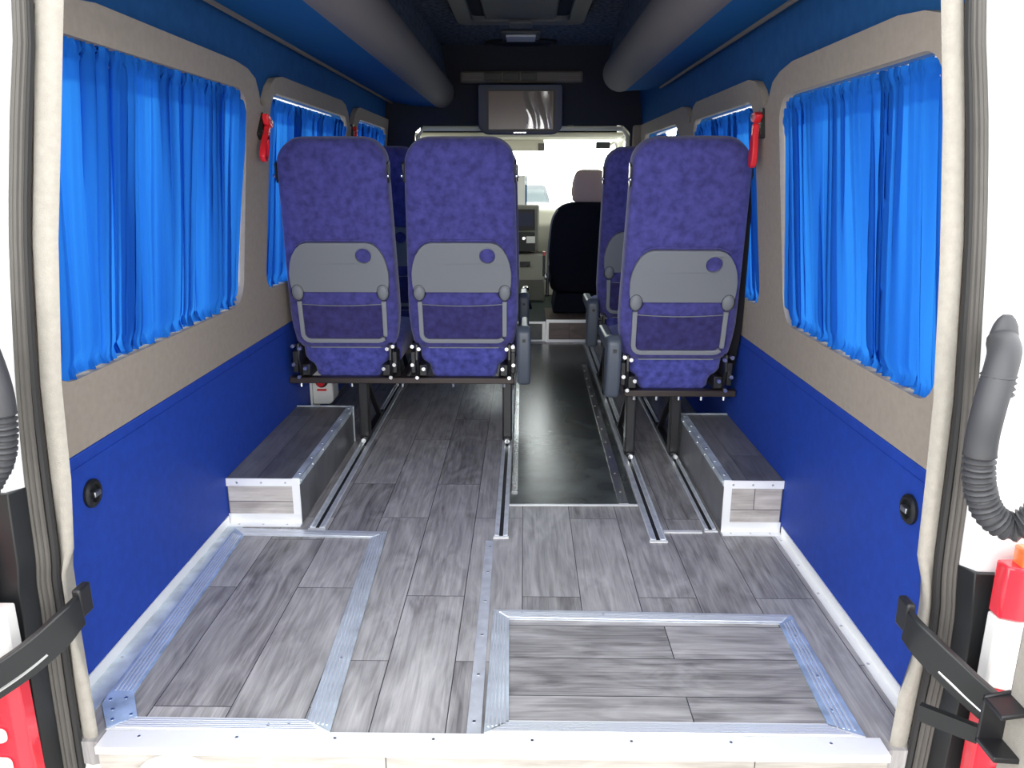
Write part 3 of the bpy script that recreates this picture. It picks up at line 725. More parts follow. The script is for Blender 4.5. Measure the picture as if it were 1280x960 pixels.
# ------------------------------------------------------------------ seats
TH = math.radians(15.5)
def make_unit(root, cx, fy, arm=0, belt=0, lean=0.0, tilt=0.0):
    """one seat back and cushion under root; arm/belt: -1 left, +1 right, 0 none"""
    B = Vector((cx, fy - 0.055, 0.29)); th = TH + tilt; A = Vector((0, -math.sin(th), math.cos(th))); NB = Vector((0, -math.cos(th), -math.sin(th)))
    def P(x, s, d): return B + Vector((x + lean * s, 0, 0)) + A * s + NB * d
    def ring(s, hw, d0, d1, e=5.0, n=36):
        out = []
        for i in range(n):
            a = 2 * PI * i / n; ca, sa = math.cos(a), math.sin(a)
            x = hw * math.copysign(abs(ca) ** (2 / e), ca); y = math.copysign(abs(sa) ** (2 / e), sa)
            out.append(P(x, s, (d0 + d1) / 2 + y * (d1 - d0) / 2))
        return out
    S0, S1, RT = 0.118, 0.908, 0.085
    rows = []
    def hwid(s):
        t = (s - S0) / (S1 - S0)
        return 0.192 + 0.016 * min(1, t / 0.14) - 0.020 * max(0, t - 0.2) / 0.8
    for s in [S0 + 0.0, S0 + 0.004, S0 + 0.012, S0 + 0.03, S0 + 0.06, 0.2, 0.26, 0.34, 0.42, 0.5, 0.58, 0.66, 0.74, 0.80]:
        ins = 0.016 * max(0, 1 - (s - S0) / 0.03) ** 2
        rows.append(ring(s, hwid(s) - ins, -0.115 + ins, 0.0 - ins))
    for i in range(1, 11):
        a = 0.5 * PI * i / 10
        s = S1 - RT + RT * math.sin(a); k = RT * (1 - math.cos(a))
        dp = 0.050 * (1 - math.cos(a)) * 0.9
        rows.append(ring(s, hwid(s) - k * 0.98, -0.115 + dp, 0.0 - dp))
    m = MB(); m.loft(rows); back = m.build('backrest', M['velvet'], root, smooth=60)
    # lower pad between the hinge plates
    rows = []
    for s, hw in ((-0.012, 0.118), (0.0, 0.130), (0.03, 0.134), (0.045, 0.142), (0.058, 0.160), (0.075, 0.170), (0.12, 0.172)):
        rows.append(ring(s, hw, -0.10, -0.012, 6))
    m = MB(); m.loft(rows); m.build('lower_pad', M['velvetd'], back, smooth=50)
    # piping under the pocket
    m = MB(); m.tube([P(-0.135, 0.128, 0.000), P(0.135, 0.128, 0.000)], 0.0022, 6); m.build('piping', M['trayedge'], back)
    # tray table
    half = [(0.177, 0.365), (0.182, 0.40), (0.182, 0.44), (0.176, 0.475), (0.166, 0.505), (0.150, 0.532), (0.131, 0.549), (0.110, 0.556)]
    cut = 0.0
    out = [(-x, s) for x, s in half[::-1]][::-1]
    pol = [(x, s) for x, s in half] + [(-x, s) for x, s in half[::-1]]
    hole = [(0.095 + 0.0295 * math.cos(2 * PI * i / 24), 0.508 + 0.0295 * math.sin(2 * PI * i / 24)) for i in range(24)]
    m = MB(); m.holed(pol, [hole], lambda u, v, o: P(u, v, 0.001 + o + 0.003 * (1 - (u / 0.19) ** 2)), 0.014)
    tray = m.build('tray_table', M['tray'], root, bevel=0.003)
    m = MB()
    m.tube([P(0.095 + 0.030 * math.cos(2 * PI * i / 24), 0.508 + 0.030 * math.sin(2 * PI * i / 24), 0.017) for i in range(25)], 0.0022, 6)
    m.build('cup_ring', M['tray'], tray)
    m = MB(); m.prism([(0.095 + 0.029 * math.cos(2 * PI * i / 24), 0.508 + 0.029 * math.sin(2 * PI * i / 24)) for i in range(24)], lambda u, v, k: P(u, v, 0.001 + 0.006 * k))
    o = m.build('cup_recess', M['velvet'], tray); o['label'] = 'purple round cup recess'
    m = MB(); m.tube([P(-0.15, 0.545, 0.008), P(-0.11, 0.563, 0.004), P(0.11, 0.563, 0.004), P(0.15, 0.545, 0.008)], 0.003, 6); m.build('upper_lip', M['velvet'], tray)
    for sx in (-1, 1):
        m = MB(); Rm = Matrix(((1, 0, 0), (0, A.y, NB.y), (0, A.z, NB.z)))
        m.ell(P(sx * 0.158, 0.362, 0.014), (0.021, 0.029, 0.010), mtx=Rm); m.build('tray_pivot', M['tray'], tray)
        m = MB(); m.tube([P(sx * 0.158 + 0.0225 * math.cos(2 * PI * i / 24), 0.364 + 0.031 * math.sin(2 * PI * i / 24), 0.0145) for i in range(25)], 0.0016, 5); m.build('pivot_ring', M['plastic'], tray)
    # magazine net
    m = MB(); pts = [(-0.158, 0.325)] + [(-0.158, 0.19)] + [(-0.158 + 0.03 * (1 - math.cos(a)), 0.16 + 0.03 * (1 - math.sin(a))) for a in [0.3, 0.7, 1.1, 1.5]] \
        + [(0.158 - 0.03 * (1 - math.cos(a)), 0.16 + 0.03 * (1 - math.sin(a))) for a in [1.5, 1.1, 0.7, 0.3]] + [(0.158, 0.19), (0.158, 0.325)]
    m.ribbon([P(x, s, 0.006) for x, s in pts], [Vector((0.0, 0, 0)) + (A if False else Vector((1, 0, 0))) if (i < 3 or i > len(pts) - 4) else A for i in range(len(pts))], 0.017, 0.010)
    pk = m.build('magazine_pocket', M['trayedge'], root, bevel=0.002)
    m = MB(); m.grid(8, 6, lambda u, v: P(-0.152 + 0.304 * u, 0.165 + 0.148 * v - 0.004 * math.sin(PI * u) * v, 0.007 + 0.006 * math.sin(PI * u) * v)); m.build('net', M['net'], pk)
    m = MB(); m.tube([P(-0.152 + 0.304 * i / 10, 0.314 - 0.004 * math.sin(PI * i / 10), 0.008 + 0.006 * math.sin(PI * i / 10)) for i in range(11)], 0.0018, 5); m.build('elastic', M['tray'], pk)
    # cushion
    m = MB(); rows = []
    for y, z0, z1 in ((0.005, 0.335, 0.40), (0.02, 0.32, 0.43), (0.2, 0.315, 0.435), (0.40, 0.32, 0.45), (0.455, 0.33, 0.44), (0.475, 0.36, 0.41)):
        rows.append([(cx + 0.205 * math.copysign(abs(math.cos(2 * PI * i / 24)) ** .4, math.cos(2 * PI * i / 24)), fy + y, (z0 + z1) / 2 + (z1 - z0) / 2 * math.copysign(abs(math.sin(2 * PI * i / 24)) ** .5, math.sin(2 * PI * i / 24))) for i in range(24)])
    m.loft(rows); m.build('seat_cushion', M['velvet'], root, smooth=60)
    # hinge plates
    for sx in (-1, 1):
        m = MB(); m.mat(M['black'])
        x0 = cx + sx * 0.172
        m.prism([(-0.07, 0.285), (0.05, 0.285), (0.06, 0.36), (0.0, 0.43), (-0.105, 0.43), (-0.115, 0.37)], lambda u, v, k: (x0 + sx * 0.012 * k, fy + u, v))
        m.box(min(x0 - sx * 0.03, x0), max(x0 - sx * 0.03, x0), fy - 0.09, fy + 0.02, 0.30, 0.345)
        m.box(min(x0 + sx * 0.012, x0 + sx * 0.03), max(x0 + sx * 0.012, x0 + sx * 0.03), fy - 0.105, fy - 0.03, 0.315, 0.40)
        hp = m.build('hinge_plate', None, root, bevel=0.003)
        for dz, dx, l in ((0.425, 0.02, 0.022), (0.414, -0.004, 0.016), (0.352, 0.022, 0.018), (0.335, -0.02, 0.014), (0.30, 0.006, 0.012)):
            m = MB(); xx = x0 + sx * dx; m.cyl((xx, fy - 0.108, dz), (xx, fy - 0.108 - l, dz), 0.0075, 8); m.build('bolt', M['chrome'], hp)
    for sx in (-1, 1):
        m = MB(); m.prism(rrect(-0.02, 0.02, 0.76, 0.83, 0.008, 3), lambda u, v, k: P(sx * (0.190 + 0.006 * k), v, -0.04 + u))
        g = m.build('belt_guide', M['plastic'], root)
        m = MB(); q = P(sx * 0.197, 0.79, -0.006); m.ell(q, (0.006, 0.007, 0.007), 10, 6); m.build('button', M['chrome'], g)
    if arm:
        xa = cx + arm * 0.234
        m = MB()
        prof = [(-0.03, 0.29), (-0.025, 0.275), (0.015, 0.272), (0.03, 0.29), (0.035, 0.40), (0.03, 0.47), (0.01, 0.50), (-0.03, 0.51), (-0.055, 0.49), (-0.058, 0.42), (-0.045, 0.34)]
        m.prism(prof, lambda u, v, k: (xa + 0.052 * (k - 0.5), fy - 0.10 + u * 1.2, v)); ar = m.build('armrest', M['arm'], root, bevel=0.014, seg=4)
        m = MB(); m.box(xa - 0.006, xa + 0.006, fy - 0.176, fy - 0.160, 0.452, 0.462); m.build('release_button', M['plastic'], ar)
        m = MB(); m.prism([(-0.03, 0.425), (0.0, 0.42), (0.30, 0.43), (0.33, 0.45), (0.31, 0.475), (-0.02, 0.48), (-0.04, 0.46)], lambda u, v, k: (xa + 0.036 * (k - 0.5), fy - 0.06 + u, v)); m.build('arm_pad', M['arm'], ar, bevel=0.01, seg=3)
    if belt:
        m = MB(); pts = smoothpath([P(belt * 0.188, 0.80, -0.05), P(belt * 0.192, 0.70, -0.05), P(belt * 0.203, 0.50, -0.04), P(belt * 0.212, 0.25, -0.03), P(belt * 0.205, 0.06, -0.03)], 4)
        m.ribbon(pts, (0.55, -0.83, 0), 0.042, 0.003); m.build('seat_belt', M['black'], root)

def leg(root, x, fy):
    m = MB(); m.mat(M['black'])
    m.box(x - 0.016, x + 0.016, fy - 0.018, fy + 0.018, 0.014, 0.272)
    m.box(x - 0.019, x - 0.015, fy - 0.024, fy + 0.024, 0.014, 0.272); m.box(x + 0.015, x + 0.019, fy - 0.024, fy + 0.024, 0.014, 0.272)
    m.ribbon([(x, fy + 0.03, 0.265), (x, fy + 0.30, 0.02)], (1, 0, 0), 0.022, 0.012)
    m.box(x - 0.014, x + 0.014, fy - 0.03, fy + 0.36, 0.0105, 0.026)
    o = m.build('leg', None, root, bevel=0.003)
    m = MB(); m.cyl((x, fy - 0.033, 0.018), (x, fy - 0.052, 0.018), 0.010, 8); m.build('foot_bolt', M['chrome'], o)

def frame(root, x0, x1, fy):
    m = MB(); m.box(x0, x1, fy - 0.09, fy - 0.055, 0.268, 0.292); m.box(x0, x1, fy + 0.36, fy + 0.39, 0.285, 0.31)
    for x in (x0 + 0.05, (x0 + x1) / 2, x1 - 0.05): m.box(x - 0.012, x + 0.012, fy - 0.056, fy + 0.361, 0.272, 0.29)
    o = m.build('seat_frame', M['bar'], root, bevel=0.003)
    m = MB()
    for i in range(5): m.cyl((x0 + 0.04 + (x1 - x0 - 0.08) * i / 4, fy - 0.073, 0.268), (x0 + 0.04 + (x1 - x0 - 0.08) * i / 4, fy - 0.073, 0.252), 0.007, 8)
    m.build('frame_bolt', M['chrome'], o)

FYL, FYR = 2.985, 2.815
tw = empty('twin_seat', (-0.4, FYL, 0), 'rear pair of purple-blue seats on the left, the pair with both backs fully in view', 'bus seat', 'purple-blue passenger seats')
make_unit(tw, -0.690, FYL, lean=0.034); make_unit(tw, -0.232, FYL, arm=1, lean=0.012)
frame(tw, -0.915, -0.035, FYL); leg(tw, -0.645, FYL); leg(tw, -0.064, FYL)
t2 = copy_tree(tw, None, (0, 0.86, 0)); t2['label'] = 'dark pair of seats on the left, glimpsed through the gap behind the rear pair'
sg = empty('single_seat', (0.55, FYR, 0), 'rear purple-blue single seat on the right with grey tray fully in view', 'bus seat', 'purple-blue passenger seats')
make_unit(sg, 0.556, FYR, arm=-1, belt=1, lean=-0.030, tilt=0.05)
frame(sg, 0.372, 0.782, FYR); leg(sg, 0.410, FYR); leg(sg, 0.580, FYR)
s2 = copy_tree(sg, None, (0.0, 0.86, 0)); s2['label'] = 'single seat on the right, half hidden in front of the rear single seat'

# ------------------------------------------------------------------ emergency hammers
def hammer(side, y, z, tilt, label, s=1.0):
    x = WX(side, z, -0.016)
    t = empty('emergency_hammer', (x, y, z), label, 'emergency hammer', 'red emergency hammers on the window posts')
    def Q(a, b, c):     # a along wall (Y), b up, c into the cabin
        ca, sa = math.cos(tilt), math.sin(tilt)
        return (x - side * c * s, y + (a * ca - b * sa) * s, z + (a * sa + b * ca) * s)
    m = MB(); m.prism(rrect(-0.018, 0.018, -0.03, 0.055, 0.008, 3), lambda u, v, k: Q(u, v, -0.012 + 0.02 * k)); m.build('holder', M['plastic'], t)
    m = MB(); m.prism([(-0.034, 0.036), (-0.012, 0.045), (0.02, 0.042), (0.026, 0.03), (0.02, 0.016), (-0.012, 0.012), (-0.030, 0.026)], lambda u, v, k: Q(u, v, 0.009 + 0.02 * k)); hd = m.build('head', M['red'], t, bevel=0.004)
    m = MB(); m.cyl(Q(0.0, 0.029, 0.029), Q(0.0, 0.029, 0.034), 0.006, 10); m.build('rivet', M['chrome'], hd)
    m = MB()
    out = [(-0.008, 0.012), (0.008, 0.012), (0.012, -0.02), (0.020, -0.05), (0.022, -0.085), (0.016, -0.108), (0.0, -0.116), (-0.016, -0.108), (-0.022, -0.085), (-0.020, -0.05), (-0.012, -0.02)]
    inn = [(0.0, -0.035), (0.008, -0.05), (0.010, -0.08), (0.0, -0.098), (-0.010, -0.08), (-0.008, -0.05)]
    m.holed(out, [inn] if side < 0 else [], lambda u, v, o: Q(u, v, 0.010 + o), 0.018); m.build('handle', M['red'], t, bevel=0.004)
hammer(-1, 2.56, 1.195, -0.55, 'red emergency hammer with looped handle beside the large left curtain')
hammer(1, 2.40, 1.19, 0.05, 'red emergency hammer with solid handle beside the large right curtain')
hammer(-1, 3.90, 1.25, 0.0, 'small dark red hammer on the far left window post above the window seat', 0.8)

# ------------------------------------------------------------------ latches on the blue panels
for side, y, nm in ((-1, 1.504, 'left'), (1, 1.448, 'right')):
    x = WX(side, 0.4, -0.0105); t = empty('panel_socket', (x, y, 0.40), 'round black socket on the %s blue wall panel' % nm, 'socket')
    m = MB(); rings = []
    for r, d in ((0.031, 0.0), (0.031, 0.006), (0.026, 0.010), (0.020, 0.010), (0.018, 0.003)):
        rings.append([(x - side * d, y + r * math.cos(2 * PI * i / 24), 0.40 + r * math.sin(2 * PI * i / 24)) for i in range(24)])
    m.loft(rings); m.build('bezel', M['plastic'], t)
    m = MB(); m.box(min(x - side * .004, x - side * .016), max(x - side * .004, x - side * .016), y - 0.012, y + 0.012, 0.394, 0.406); m.build('pin', M['screw'], t, bevel=0.002)

# white unit with a red knob under the left seats
vk = empty('valve_unit', (-0.86, 3.20, 0.10), 'white plastic unit with a red knob under the left window seat', 'valve')
m = MB(); m.prism(rrect(-0.905, -0.818, 0.10, 0.262, 0.028, 5, (0.2, 1, 0.6, 0.3)), lambda u, v, k: (u, 3.17 + 0.10 * k, v)); m.build('housing', M['whiteplastic'], vk, bevel=0.006)
m = MB(); m.cyl((-0.862, 3.169, 0.205), (-0.862, 3.155, 0.205), 0.026, 20); k_ = m.build('socket', M['plastic'], vk)
m = MB(); m.cyl((-0.862, 3.1545, 0.203), (-0.862, 3.135, 0.203), 0.017, 16); m.build('knob', M['red'], vk, bevel=0.003)
m = MB(); m.box(-0.885, -0.845, 3.164, 3.1695, 0.162, 0.170); m.build('red_mark', M['red'], vk)
m = MB(); m.box(-0.915, -0.9055, 3.16, 3.27, 0.03, 0.262); m.build('mounting_plate', M['whiteplastic'], vk)

# ------------------------------------------------------------------ outside the rear doors: hoses, lamps, straps, doors
def hose(side, pts, label, caps):
    t = empty('door_hose', pts[len(pts) // 2], label, 'hose')
    sm = smoothpath(pts, 10)
    m = MB(); m.tube(sm[:caps], 0.023, 14); m.build('smooth_sleeve', M['hose'], t)
    m = MB(); rest = sm[caps - 1:]
    L = [0.0]
    for a, b in zip(rest, rest[1:]): L.append(L[-1] + (b - a).length)
    n = int(L[-1] / 0.0022); P = []; R = []
    for i in range(n + 1):
        l = L[-1] * i / n
        j = max(k for k in range(len(L)) if L[k] <= l + 1e-9); j = min(j, len(rest) - 2)
        f = (l - L[j]) / max(1e-6, L[j + 1] - L[j]); P.append(rest[j].lerp(rest[j + 1], f)); R.append(0.0215 + 0.0028 * math.cos(2 * PI * l / 0.0095))
    m.tube(P, R, 12); m.build('bellows', M['hose'], t)
    m = MB()
    for i in range(4):
        p = sm[int(caps * 0.42)] + Vector((0, 0, -0.009 * i)); m.tube([p + Vector((0, 0, 0.002)), p, p - Vector((0, 0, 0.002))], [0.0232, 0.0252, 0.0232], 14)
    m.build('rib', M['hose'], t)
    m = MB(); a = Vector(pts[0]); m.ell(a, (0.022, 0.016, 0.045), 16, 10); m.build('end_flange', M['hose'], t)
hose(1, [(0.746, 1.182, 0.802), (0.715, 1.125, 0.79), (0.694, 1.105, 0.72), (0.694, 1.11, 0.66), (0.700, 1.11, 0.60), (0.722, 1.108, 0.548), (0.757, 1.10, 0.528), (0.785, 1.085, 0.56), (0.797, 1.075, 0.61), (0.80, 1.075, 0.66)], 'black ribbed hose looping between body and right rear door', 34)
hose(-1, [(-0.88, 1.182, 0.85), (-0.832, 1.13, 0.828), (-0.812, 1.125, 0.75), (-0.811, 1.125, 0.69), (-0.822, 1.125, 0.63), (-0.845, 1.125, 0.59), (-0.875, 1.115, 0.55), (-0.90, 1.10, 0.58), (-0.905, 1.09, 0.66)], 'black ribbed hose looping beside the left rear door opening', 30)

def tail(side, xi, label):
    t = empty('tail_light', (xi + side * 0.06, 1.14, -0.05), label, 'tail light', 'tail lights at the rear corners')
    y = 1.135
    def seg(name, z0, z1, mt, i0=0.0, x0=None, yy=0.0):
        m = MB(); a = xi if x0 is None else x0
        m.prism([(0, 0), (0.028, -0.012), (0.12, -0.016), (0.12, 0.03), (0, 0.03)], lambda u, v, k: (a + side * u - side * i0 * k, y + v - yy, z0 + (z1 - z0) * k)); return m.build(name, mt, t, bevel=0.004)
    o_ = 0.0 if side > 0 else 0.03
    seg('red_lens', 0.345, 0.44, M['redlens'], x0=xi + side * o_); seg('orange_lens', 0.38, 0.47, M['orangelens'], x0=xi + side * (0.022 + o_), yy=0.004)
    seg('white_lens', 0.215, 0.344, M['whitelens']); seg('red_lens', -0.02, 0.214, M['redlens'])
    for z0, z1 in ((0.095, 0.125), (0.03, 0.065)):
        m = MB(); m.prism(rrect(0.024, 0.075, z0, z1, 0.012, 4), lambda u, v, k: (xi + side * u, y - 0.014 - 0.006 * k, v)); m.build('reflector', M['whitelens'], t, bevel=0.003)
tail(1, 0.785, 'red and white tail light at the right edge beside the open door')
tail(-1, -0.872, 'red and white tail light at the left edge below the door strap')

def strap(side, pts, label, bracket):
    t = empty('door_strap', pts[0], label, 'door strap', 'black door check straps')
    sm = smoothpath(pts, 6)
    m = MB(); m.ribbon(sm, (0, 0, 1), 0.060, 0.013); st = m.build('strap_arm', M['plastic'], t, bevel=0.005, seg=3)
    q0 = sm[len(sm) // 2]; q1 = sm[-2]
    m = MB(); m.tube([p + Vector((-side * 0.0, -0.008, -0.018)) for p in sm[len(sm) // 2:-1]], 0.003, 6); m.build('edge_wire', M['screw'], t)
    m = MB(); a = Vector(pts[0]); m.box(a.x - 0.008 + side * 0.006, a.x + 0.008 + side * 0.006, a.y + 0.004, a.y + 0.04, a.z - 0.02, a.z + 0.036); m.build('pivot_block', M['black'], t, bevel=0.004)
    if bracket:
        b = Vector(pts[-1])
        m = MB(); m.mat(M['black']); m.prism([(-0.03, -0.045), (0.05, -0.05), (0.055, 0.02), (0.01, 0.05), (-0.03, 0.04)], lambda u, v, k: (b.x + u * side, b.y - 0.02 - 0.006 * k, b.z + v))
        m.prism([(-0.03, -0.045), (0.05, -0.05), (0.055, -0.04), (-0.03, -0.035)], lambda u, v, k: (b.x + u * side, b.y - 0.02 - 0.05 * k, b.z + v))
        m.prism([(-0.03, 0.03), (0.03, 0.04), (0.03, 0.048), (-0.03, 0.038)], lambda u, v, k: (b.x + u * side, b.y - 0.02 - 0.05 * k, b.z + v))
        br = m.build('bracket', None, t, bevel=0.002)
        m = MB(); m.cyl((b.x + side * 0.02, b.y - 0.05, b.z - 0.04), (b.x + side * 0.02, b.y - 0.05, b.z + 0.04), 0.009, 10); m.build('pin', M['chrome'], br)
        m = MB(); m.ribbon([(b.x - side * 0.075, b.y + 0.06, b.z - 0.055), (b.x - side * 0.012, b.y + 0.0, b.z - 0.05)], (0, 0, 1), 0.03, 0.012); m.build('lower_link', M['plastic'], br)
strap(1, [(0.672, 1.195, 0.295), (0.675, 1.165, 0.290), (0.695, 1.130, 0.272), (0.722, 1.095, 0.250), (0.748, 1.060, 0.232)], 'black door check strap and bracket at the right rear door', True)
strap(-1, [(-0.782, 1.195, 0.31), (-0.786, 1.165, 0.305), (-0.806, 1.135, 0.285), (-0.840, 1.10, 0.262), (-0.90, 1.05, 0.232)], 'black door check strap at the left rear door', False)
for side, y, z in ((-1, 1.225, 0.36), (1, 1.225, 0.345)):
    pass

def door(side, xi, no):
    """rear door standing open, hinge at the body corner, running back past the camera"""
    d = empty('door_%d' % no, (xi + side * 0.05, 0.7, -0.3)); struct(d, 'open %s rear door with felt covered inner card' % ('left' if side < 0 else 'right'), 'door')
    def X(z): return xi - side * max(0, z - 0.6) * 0.02
    m = MB(); m.holed([(0.30, -0.30), (1.045, -0.30), (1.045, 1.50), (0.30, 1.50)], [rrect(0.40, 0.95, 0.70, 1.38, 0.06)], lambda u, v, o: (X(v) + side * (0.02 + o), u, v), 0.05)
    m.build('door_shell', M['outer'], d, bevel=0.01)
    m = MB(); m.prism(rrect(0.34, 1.04, -0.22, 0.60, 0.04), lambda u, v, k: (xi + side * (0.019 - 0.019 * k), u, v)); m.build('door_card', M['feltlight'], d, bevel=0.006)
    m = MB(); m.prism(rrect(0.402, 0.948, 0.702, 1.378, 0.06), lambda u, v, k: (X(v) + side * (0.045 + 0.004 * k), u, v)); m.build('door_glass', M['glass'], d)
door(1, 0.757, 1)
door(-1, -0.925, 2)

# ------------------------------------------------------------------ cab
m = MB(); m.box(-0.95, 0.82, 5.0, 6.9, 0.08, 0.13); struct(m.build('floor_cab', M['carpetcab']), 'dark raised floor of the cab', 'floor')
# step up into the cab
stp = empty('cab_step', (0.3, 5.0, 0), 'raised wood faced step with metal edging under the front seat', 'step')
m = MB(); m.box(0.150, 0.64, 4.955, 5.45, 0.0005, 0.145); m.build('body', M['wood'], stp)
m = MB(); m.box(0.148, 0.64, 4.948, 4.9545, 0.0005, 0.018); m.box(0.148, 0.64, 4.948, 4.9545, 0.130, 0.150); m.box(0.148, 0.166, 4.947, 4.9545, 0.0185, 0.1295); m.build('edging', M['whitealu'], stp)
st2 = empty('aisle_step', (0.05, 5.0, 0), 'low step with metal edging where the aisle meets the cab', 'step')
m = MB(); m.box(-0.60, 0.147, 4.985, 4.999, 0.0005, 0.128); m.build('riser', M['aislevinyl'], st2)
m = MB(); m.box(-0.60, 0.146, 4.976, 4.9845, 0.0005, 0.010); m.box(-0.60, 0.146, 4.976, 4.9845, 0.118, 0.132); m.box(0.124, 0.146, 4.975, 4.9845, 0.0105, 0.1175); m.build('edging', M['whitealu'], st2)

# cab shell
for side, no in ((-1, 1), (1, 2)):
    m = MB(); m.holed([(4.98, 0.10), (6.95, 0.10), (6.95, 0.80), (6.10, 1.50), (4.98, 1.50)], [[(5.15, 0.80), (6.70, 0.80), (6.12, 1.30), (5.15, 1.32)]], lambda u, v, o, s=side: (WX(s, v, 0.01 + o), u, v), 0.04)
    struct(m.build('wall_cab_%s' % ('left' if side < 0 else 'right'), M['cream']), 'cream %s cab door with window' % ('left' if side < 0 else 'right'), 'wall')
    m = MB(); m.prism([(5.152, 0.802), (6.69, 0.802), (6.115, 1.298), (5.152, 1.318)], lambda u, v, k, s=side: (WX(s, v, 0.028 + 0.004 * k), u, v))
    struct(m.build('window_%d' % (6 + no), M['glass']), 'cab side window', 'window')
m = MB(); m.box(-0.84, 0.72, 4.955, 6.12, 1.46, 1.50); struct(m.build('ceiling_cab', M['cream']), 'cream cab roof lining', 'ceiling')
m = MB(); m.prism([(-0.82, 1.44), (0.70, 1.44), (0.78, 0.80), (-0.90, 0.80)], lambda u, v, k: (u, 6.10 + (1.44 - v) * 1.15 + 0.006 * k, v)); struct(m.build('window_9', M['glass']), 'windscreen', 'window')
# overhead shelf in the cab
sh = empty('cab_shelf', (-0.03, 5.8, 1.33), 'dark overhead cab shelf with cream edge above the windscreen', 'shelf')
m = MB(); m.box(-0.76, 0.68, 5.55, 6.05, 1.315, 1.345); m.build('tray', M['cream'], sh, bevel=0.012)
m = MB(); m.box(-0.74, 0.66, 5.75, 6.05, 1.3455, 1.455); m.build('pocket', M['header'], sh)
m = MB(); m.ell((0.32, 5.56, 1.40), (0.05, 0.02, 0.012)); m.build('handle', M['cream'], sh)
vi = empty('sun_visor', (-0.1, 5.9, 1.22), 'cream sun visor folded down at the top of the windscreen', 'sun visor')
m = MB(); m.prism(rrect(-0.45, 0.15, 1.235, 1.3155, 0.012), lambda u, v, k: (u, 5.98 + 0.02 * k, v)); m.build('flap', M['cream'], vi, bevel=0.005)
m = MB(); m.box(0.105, 0.152, 5.972, 5.9795, 1.235, 1.29); m.build('clip', M['grille'], vi)
rm = empty('grab_handle', (0.6, 5.5, 1.2), 'dark clip at the top right of the windscreen', 'clip')
m = MB(); m.box(0.50, 0.60, 5.60, 5.63, 1.24, 1.285); m.build('body', M['plastic'], rm, bevel=0.006)
m = MB(); m.tube(smoothpath([(0.595, 5.61, 1.262), (0.63, 5.62, 1.28), (0.655, 5.63, 1.25)], 4), 0.010, 8); m.build('stalk', M['cream'], rm)

# dashboard
db = empty('dashboard', (-0.06, 6.3, 0.13), 'cream and dark dashboard with centre console seen down the aisle', 'dashboard')
m = MB(); m.prism([(6.12, 0.13), (6.12, 0.45), (6.02, 0.56), (5.98, 0.70), (6.05, 0.80), (6.30, 0.845), (6.72, 0.84), (6.74, 0.13)], lambda u, v, k: (-0.88 + 1.62 * k, u, v)); m.build('body', M['cream'], db, bevel=0.02, seg=3)
m = MB(); m.box(-0.19, 0.115, 5.93, 6.10, 0.50, 0.845); cs = m.build('centre_stack', M['dash'], db, bevel=0.012)
m = MB(); m.box(-0.155, 0.085, 5.918, 5.9295, 0.66, 0.815); m.build('radio', M['plastic'], cs, bevel=0.004)
m = MB(); m.box(-0.13, 0.065, 5.914, 5.9175, 0.69, 0.79); m.build('radio_display', M['monitor'], cs)
m = MB(); m.box(-0.155, 0.085, 5.915, 5.9295, 0.50, 0.645); m.build('switch_panel', M['plastic'], cs, bevel=0.004)
m = MB(); m.cyl((0.0, 5.9145, 0.60), (0.0, 5.90, 0.60), 0.012, 12); m.build('dial', M['chrome'], cs)
m = MB(); m.box(0.02, 0.085, 5.895, 5.8985, 0.565, 0.615); m.build('note', M['paper'], cs)
m = MB(); m.prism([(5.80, 0.131), (5.80, 0.30), (5.93, 0.48), (6.11, 0.48), (6.11, 0.131)], lambda u, v, k: (-0.17 + 0.33 * k, u, v)); co = m.build('console', M['dash'], db, bevel=0.015)
m = MB(); m.box(-0.03, 0.05, 5.855, 5.868, 0.395, 0.43); m.build('switch', M['plastic'], co)
gl = empty('gear_lever', (0.0, 5.5, 0.13), 'short gear lever with a bright knob beside the console', 'gear lever')
m = MB(); m.tube([(0.015, 5.52, 0.131), (0.015, 5.50, 0.25)], [0.05, 0.016], 12); m.build('gaiter', M['plastic'], gl)
m = MB(); m.ell((0.015, 5.495, 0.275), (0.028, 0.028, 0.024)); m.build('knob', M['chrome'], gl)
bd = empty('dash_card', (-0.01, 5.9, 0.845), 'white card with a blue edge standing on the dashboard', 'card')
m = MB(); m.box(-0.09, 0.010, 5.985, 5.991, 0.846, 1.06); m.build('card', M['paper'], bd)
m = MB(); m.box(0.0105, 0.022, 5.983, 5.992, 0.846, 1.06); m.build('blue_edge', M['rackblue'], bd)

# front passenger seat
fs = empty('front_seat', (0.40, 5.15, 0.15), 'black front seat with a taupe headrest, right of the aisle', 'front seat', 'black front seats in the cab')
def fring(z, hw, y0, y1, cx=0.405, n=28, e=4.0):
    out = []
    for i in range(n):
        a = 2 * PI * i / n; ca, sa = math.cos(a), math.sin(a)
        out.append((cx + hw * math.copysign(abs(ca) ** (2 / e), ca), (y0 + y1) / 2 + (y1 - y0) / 2 * math.copysign(abs(sa) ** (2 / e), sa), z))
    return out
m = MB(); rows = []
for z, hw, y0 in ((0.30, 0.19, 5.20), (0.33, 0.21, 5.185), (0.45, 0.232, 5.16), (0.58, 0.240, 5.125), (0.70, 0.236, 5.09), (0.79, 0.222, 5.065), (0.845, 0.195, 5.06), (0.875, 0.155, 5.065), (0.892, 0.10, 5.085)):
    th = 0.14 if z < 0.84 else 0.14 - (z - 0.84) * 1.5
    rows.append(fring(z, hw, y0, y0 + th))
m.loft(rows); m.build('backrest', M['seatblack'], fs, smooth=60)
m = MB(); rows = []
